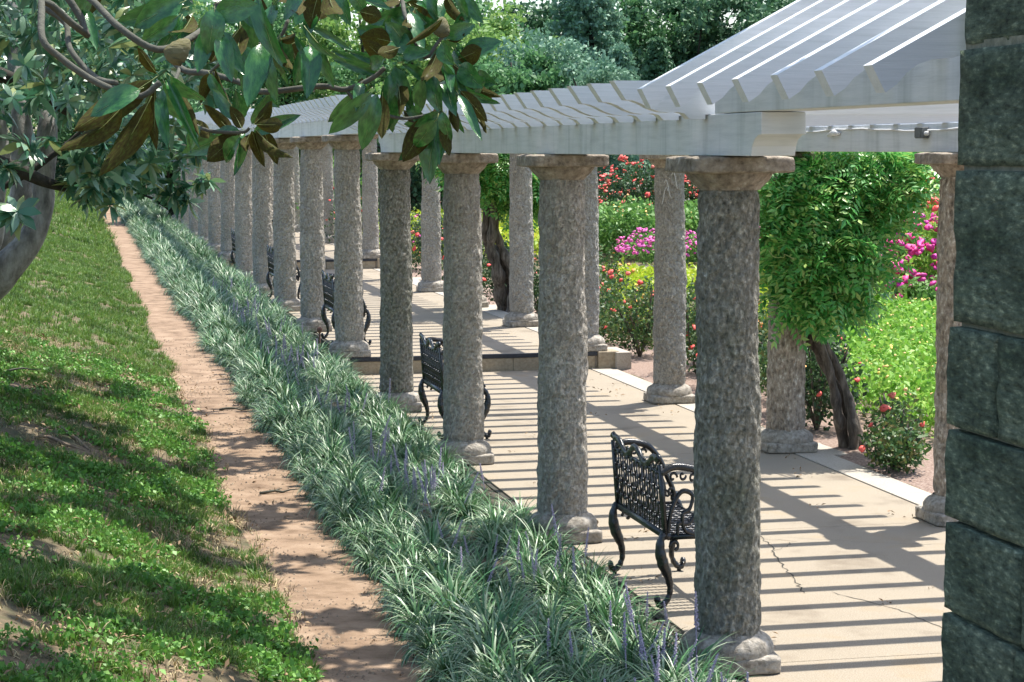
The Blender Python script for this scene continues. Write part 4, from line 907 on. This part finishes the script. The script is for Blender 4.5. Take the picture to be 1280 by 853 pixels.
# right garden side: zinnias and roses
for k, (x, y, rx, h, f, n) in enumerate(((8.9, 19.9, .6, 1.1, Mg, 120), (9.9, 20.4, .8, 1.5, Mg, 330), (10.8, 22.4, .9, 1.9, Bm, 200), (8.3, 19.2, .5, .75, Mg, 14), (9.7, 19.2, .8, .7, Mg, 26), (12, 24, 1.1, 2.3, Bm, 60))):
    bush(x, y, rx, .8, h, M['bright_leaf'] if k != 4 else M['garden_leaf'], 3000, .09, f, n, .075, ['magenta flowering plant right of the hanging wisteria', 'tall plant crowded with magenta blooms left of the reddish column', 'coral blooming rose above the magenta flowers', 'low plant with few magenta blooms right of the wisteria trunk top', 'dark low plant with purple blooms behind the bright green bed', 'tall rose with scattered coral blooms high right of the wisteria'][k], 'flowering_plant', 'flowering plant', 'magenta and coral flowers at right')
for k, (x, y, rx, n) in enumerate(((10.0, 34.8, 1.1, 190), (11.7, 35.6, 1.0, 150))):
    bush(x, y, rx, .9, .8, M['garden_leaf'], 2400, .1, Pk, n*2, .05, ['mound of pink flowers left of the flecked grey column', 'mound of pink flowers just right of the flecked grey column'][k], 'flowering_plant', 'flowering plant', 'pink flower mounds')
def carpet(name, poly, h, n, size, m, label, cat, fm=None, nf=0, fr=.02, bumps=1.6):
    xs = [p[0] for p in poly]; ys_ = [p[1] for p in poly]; P = []
    def inside(x, y):
        c = False; j = len(poly)-1
        for i in range(len(poly)):
            if (poly[i][1] > y) != (poly[j][1] > y) and x < (poly[j][0]-poly[i][0])*(y-poly[i][1])/(poly[j][1]-poly[i][1])+poly[i][0]: c = not c
            j = i
        return c
    fl = []
    while len(P) < n:
        x, y = random.uniform(min(xs), max(xs)), random.uniform(min(ys_), max(ys_))
        if not inside(x, y): continue
        top = h*(.8+.35*mn.noise(Vector((x*bumps, y*bumps, 1)))+.25*mn.noise(Vector((x*bumps*3, y*bumps*3, 4))))
        P.append((x, y, gz(x, y)+top*(random.random()**.45)))
        if len(fl) < nf: fl.append((x, y, gz(x, y)+top*1.03))
    o = leafobj(name, P, size, m, None, label=label, cat=cat, up=1.3)
    if nf: blobs(fl, fr, fm, name.replace('plants', 'blooms'), o)
    return o
M['yellow'] = mat('yellow_bloom', [(.8, .6, .1), (.8, .45, .25)], rough=.6, island=1)
carpet('bright_green_plants', [(4.1, 7.1), (5.2, 7.0), (7.6, 14.5), (10.4, 18.6), (6.9, 18.6), (4.4, 10.5)], .55, 26000, .07, M['bright_leaf'], 'wide bed of bright green low plants right of the wisteria trunk', 'bedding plants', M['yellow'], 260, .02)
carpet('lime_plants', [(4.4, 17.5), (7.0, 18), (10.2, 27), (10.6, 28), (6.0, 28), (5.0, 24)], .5, 26000, .1, M['lime_leaf'], 'bed of yellow-lime low plants behind the roses by the step', 'bedding plants')
carpet('pale_green_plants', [(8, 36.5), (16, 36.5), (19, 41), (9, 40.5)], 1.4, 26000, .13, M['garden_leaf'], 'tall pale green bedding plants in front of the red rose shrubs', 'bedding plants', M['yellow'], 300, .035)
carpet('lime_plants', [(4.6, 36), (8, 36), (9, 52), (4.8, 52)], .9, 12000, .14, M['lime_leaf'], 'far yellow-lime bed seen left of the fourth front column', 'bedding plants')
MB().box((8.0, 33.0, -.06), (9.6, 35.0, .02)).build('garden_path', M['curb'], None, kind='structure')
# ------------------------------------------------------------------ background trees
def btree(x, y, h, r, lm, label, kind='round', n=9000, leaf=.28, trunk=.2, z0=None, bare=.12, group='trees behind the garden'):
    z0 = gz(x, y)-.1 if z0 is None else z0
    t = empty('garden_tree' if kind == 'round' else 'conifer', (x, y, z0), 0, label=label, cat='tree' if kind == 'round' else 'conifer', group=group)
    b = MB(); b.tube([(0, 0, 0), (.1*r, 0, h*.4), (0, .05*r, h*.93)], [trunk, trunk*.7, trunk*.15], 8); C = []
    if kind == 'round':
        nc = 95
        for k in range(nc):
            d = rng.normal(size=3); d /= np.linalg.norm(d); q_ = rng.random()**.3; zc = bare*h+(1-bare)*h*.5; p = np.array([d[0]*r*q_, d[1]*r*q_, zc+d[2]*(1-bare)*h*.5*q_])
            p[:2] *= 1+.25*mn.noise(Vector((d[0]*2+x, d[1]*2, d[2]*2))); C.append((p, r*random.uniform(.16, .3)))
            if k % 6 == 0: b.tube([(0, 0, max(.1*h, p[2]*.45)), tuple(p*np.array([.5, .5, .8])), tuple(p)], [trunk*.4, trunk*.25, trunk*.08], 5)
    else:
        for lv_ in range(26):
            tt = (lv_+.5)/26; z = h*(bare+(1-bare)*tt); rr = r*(1-tt)**.8+.12
            for j in range(7):
                a = j*.9+lv_*1.7+random.random()*.4; e = rr*random.uniform(.75, 1.1); q_ = Vector((math.cos(a), math.sin(a), 0))
                b.tube([(0, 0, z), tuple(q_*e*.9+Vector((0, 0, z-.12*e)))], [trunk*.14, .015], 4)
                for u in (.45, .8, 1.0): C.append((np.array([q_.x*e*u, q_.y*e*u, z-.18*e*u*u]), .13*r*(1.15-.3*u)))
    b.build('trunk', M['bark_dark_and_shaded'], t, True)
    per = max(10, int(n*1.8)//len(C)); PP = []
    for c, rr in C:
        g = rng.normal(size=(per, 3)); g /= np.maximum(np.linalg.norm(g, axis=1, keepdims=True), .01); g *= (rng.random((per, 1))**.5); g[:, 2] *= .62 if kind == 'round' else .4; PP.append(c+g*rr)
    leafobj('crown', np.concatenate(PP), leaf*.68, lm, t, up=.9, ratio=.6)
    return t
TD, TB, TM, TLt = M['tree_dark'], M['tree_blue'], M['tree_mid'], M['tree_light']
def bg_tree(px, d, top, r, *a, **k):      # px column of the photo, depth, crown top in pixels
    p = at(px, 181, d); ztop = at(px, top, d).z
    btree(p.x, p.y, ztop-gz(p.x, p.y)+.1, r, *a, **k)
bg_tree(735, 74, -75, 2.8, TB, 'tall blue-green conifer at the middle of the skyline', 'conifer', n=12000, leaf=.26)
bg_tree(775, 70, 60, 1.7, TB, 'small blue-green spruce at the foot of the tall one', 'conifer', n=6000, leaf=.22)
bg_tree(822, 72, 48, 1.5, TD, 'short dark conifer just left of the rising white rafters', 'conifer', n=6000, leaf=.22)
bg_tree(700, 66, 42, 2.6, TB, 'rounded grey-green tree behind the middle of the near roof', n=9000, leaf=.26)
bg_tree(640, 64, 62, 2.2, TM, 'lower round green tree right of the hanging magnolia leaves', n=8000, leaf=.26)
bg_tree(745, 62, 72, 1.7, TB, 'low rounded grey-green tree just above the white rafters', n=7000, leaf=.22)
bg_tree(600, 72, 5, 3.2, TLt, 'tall light green tree behind the hanging magnolia leaves', n=9000, leaf=.3)
bg_tree(625, 78, 22, 2.2, TM, 'mid green tree with open top near the gap of sky', n=7000, leaf=.3)
bg_tree(540, 78, -30, 3.6, TM, 'broad green tree behind the second hanging leaf cluster', n=9000, leaf=.32)
bg_tree(450, 82, -20, 4.2, TLt, 'broad light green tree left of the hanging leaf clusters', n=9000, leaf=.34)
bg_tree(360, 86, -30, 4.2, TM, 'far green tree above the far roofs', n=8000, leaf=.34)
bg_tree(690, 88, -10, 3.0, TD, 'dark tree behind the gap of sky', n=8000, leaf=.32)
bg_tree(800, 84, -45, 3.4, TM, 'tall mid green tree right of the blue-green conifer', n=9000, leaf=.32)
bg_tree(865, 82, -60, 3.4, TD, 'tall dark tree left of the top of the rising rafters', n=9000, leaf=.32)
bg_tree(935, 84, -40, 3.2, TD, 'tall dark tree behind the rising rafters', n=9000, leaf=.32)
bg_tree(1010, 88, -30, 3.4, TM, 'green tree mostly behind the rising rafters', n=7000, leaf=.32)
bg_tree(880, 68, 95, 1.4, TLt, 'small light green tree beside the white rafters', n=5000, leaf=.22)
bg_tree(1100, 80, -30, 4.5, TD, 'dark tree beyond the nearest roof, right part', n=7000, leaf=.34)
bg_tree(1230, 80, -30, 4.5, TM, 'green tree behind the stone pier', n=5000, leaf=.34)
bg_tree(830, 58, 208, 2.0, TD, 'low dark evergreen behind the red rose shrubs', n=6000, leaf=.22)
bg_tree(1155, 45, 150, 1.8, TM, 'green tree seen above the coral roses at right', n=6000, leaf=.2)
bg_tree(520, 70, 110, 2.5, TD, 'dark low tree seen over the middle of the roofs', n=5000, leaf=.28)
bg_tree(270, 95, -20, 5, TM, 'far tree beyond the end of the pergola', n=7000, leaf=.36)
bg_tree(170, 100, -30, 6, TLt, 'far light tree beyond the end of the path', n=8000, leaf=.38)
bg_tree(60, 90, -30, 6, TM, 'far tree behind the left magnolia', n=8000, leaf=.38)
bg_tree(-60, 80, -30, 6, TD, 'far tree beyond the left edge', n=5000, leaf=.4)
bg_tree(215, 60, 120, 1.6, TM, 'small tree left of the far columns', n=5000, leaf=.2)
for k, (x, y, s) in enumerate(((2.0, 84, 3.2), (-2.2, 86, 3.0), (5.5, 82, 3.4), (9, 80, 3.4), (13.5, 72, 3.0))):
    btree(x, y, s*1.1, s, (TM, TD, TLt, TM, TD)[k], ['green shrub closing the end of the pergola', 'dark shrub at the end of the dirt path', 'light shrub far behind the flower beds', 'green shrub far behind the lime bed', 'dark shrub far behind the pale green bed'][k], n=6000, leaf=.26, bare=.0, group='shrubs closing the view')
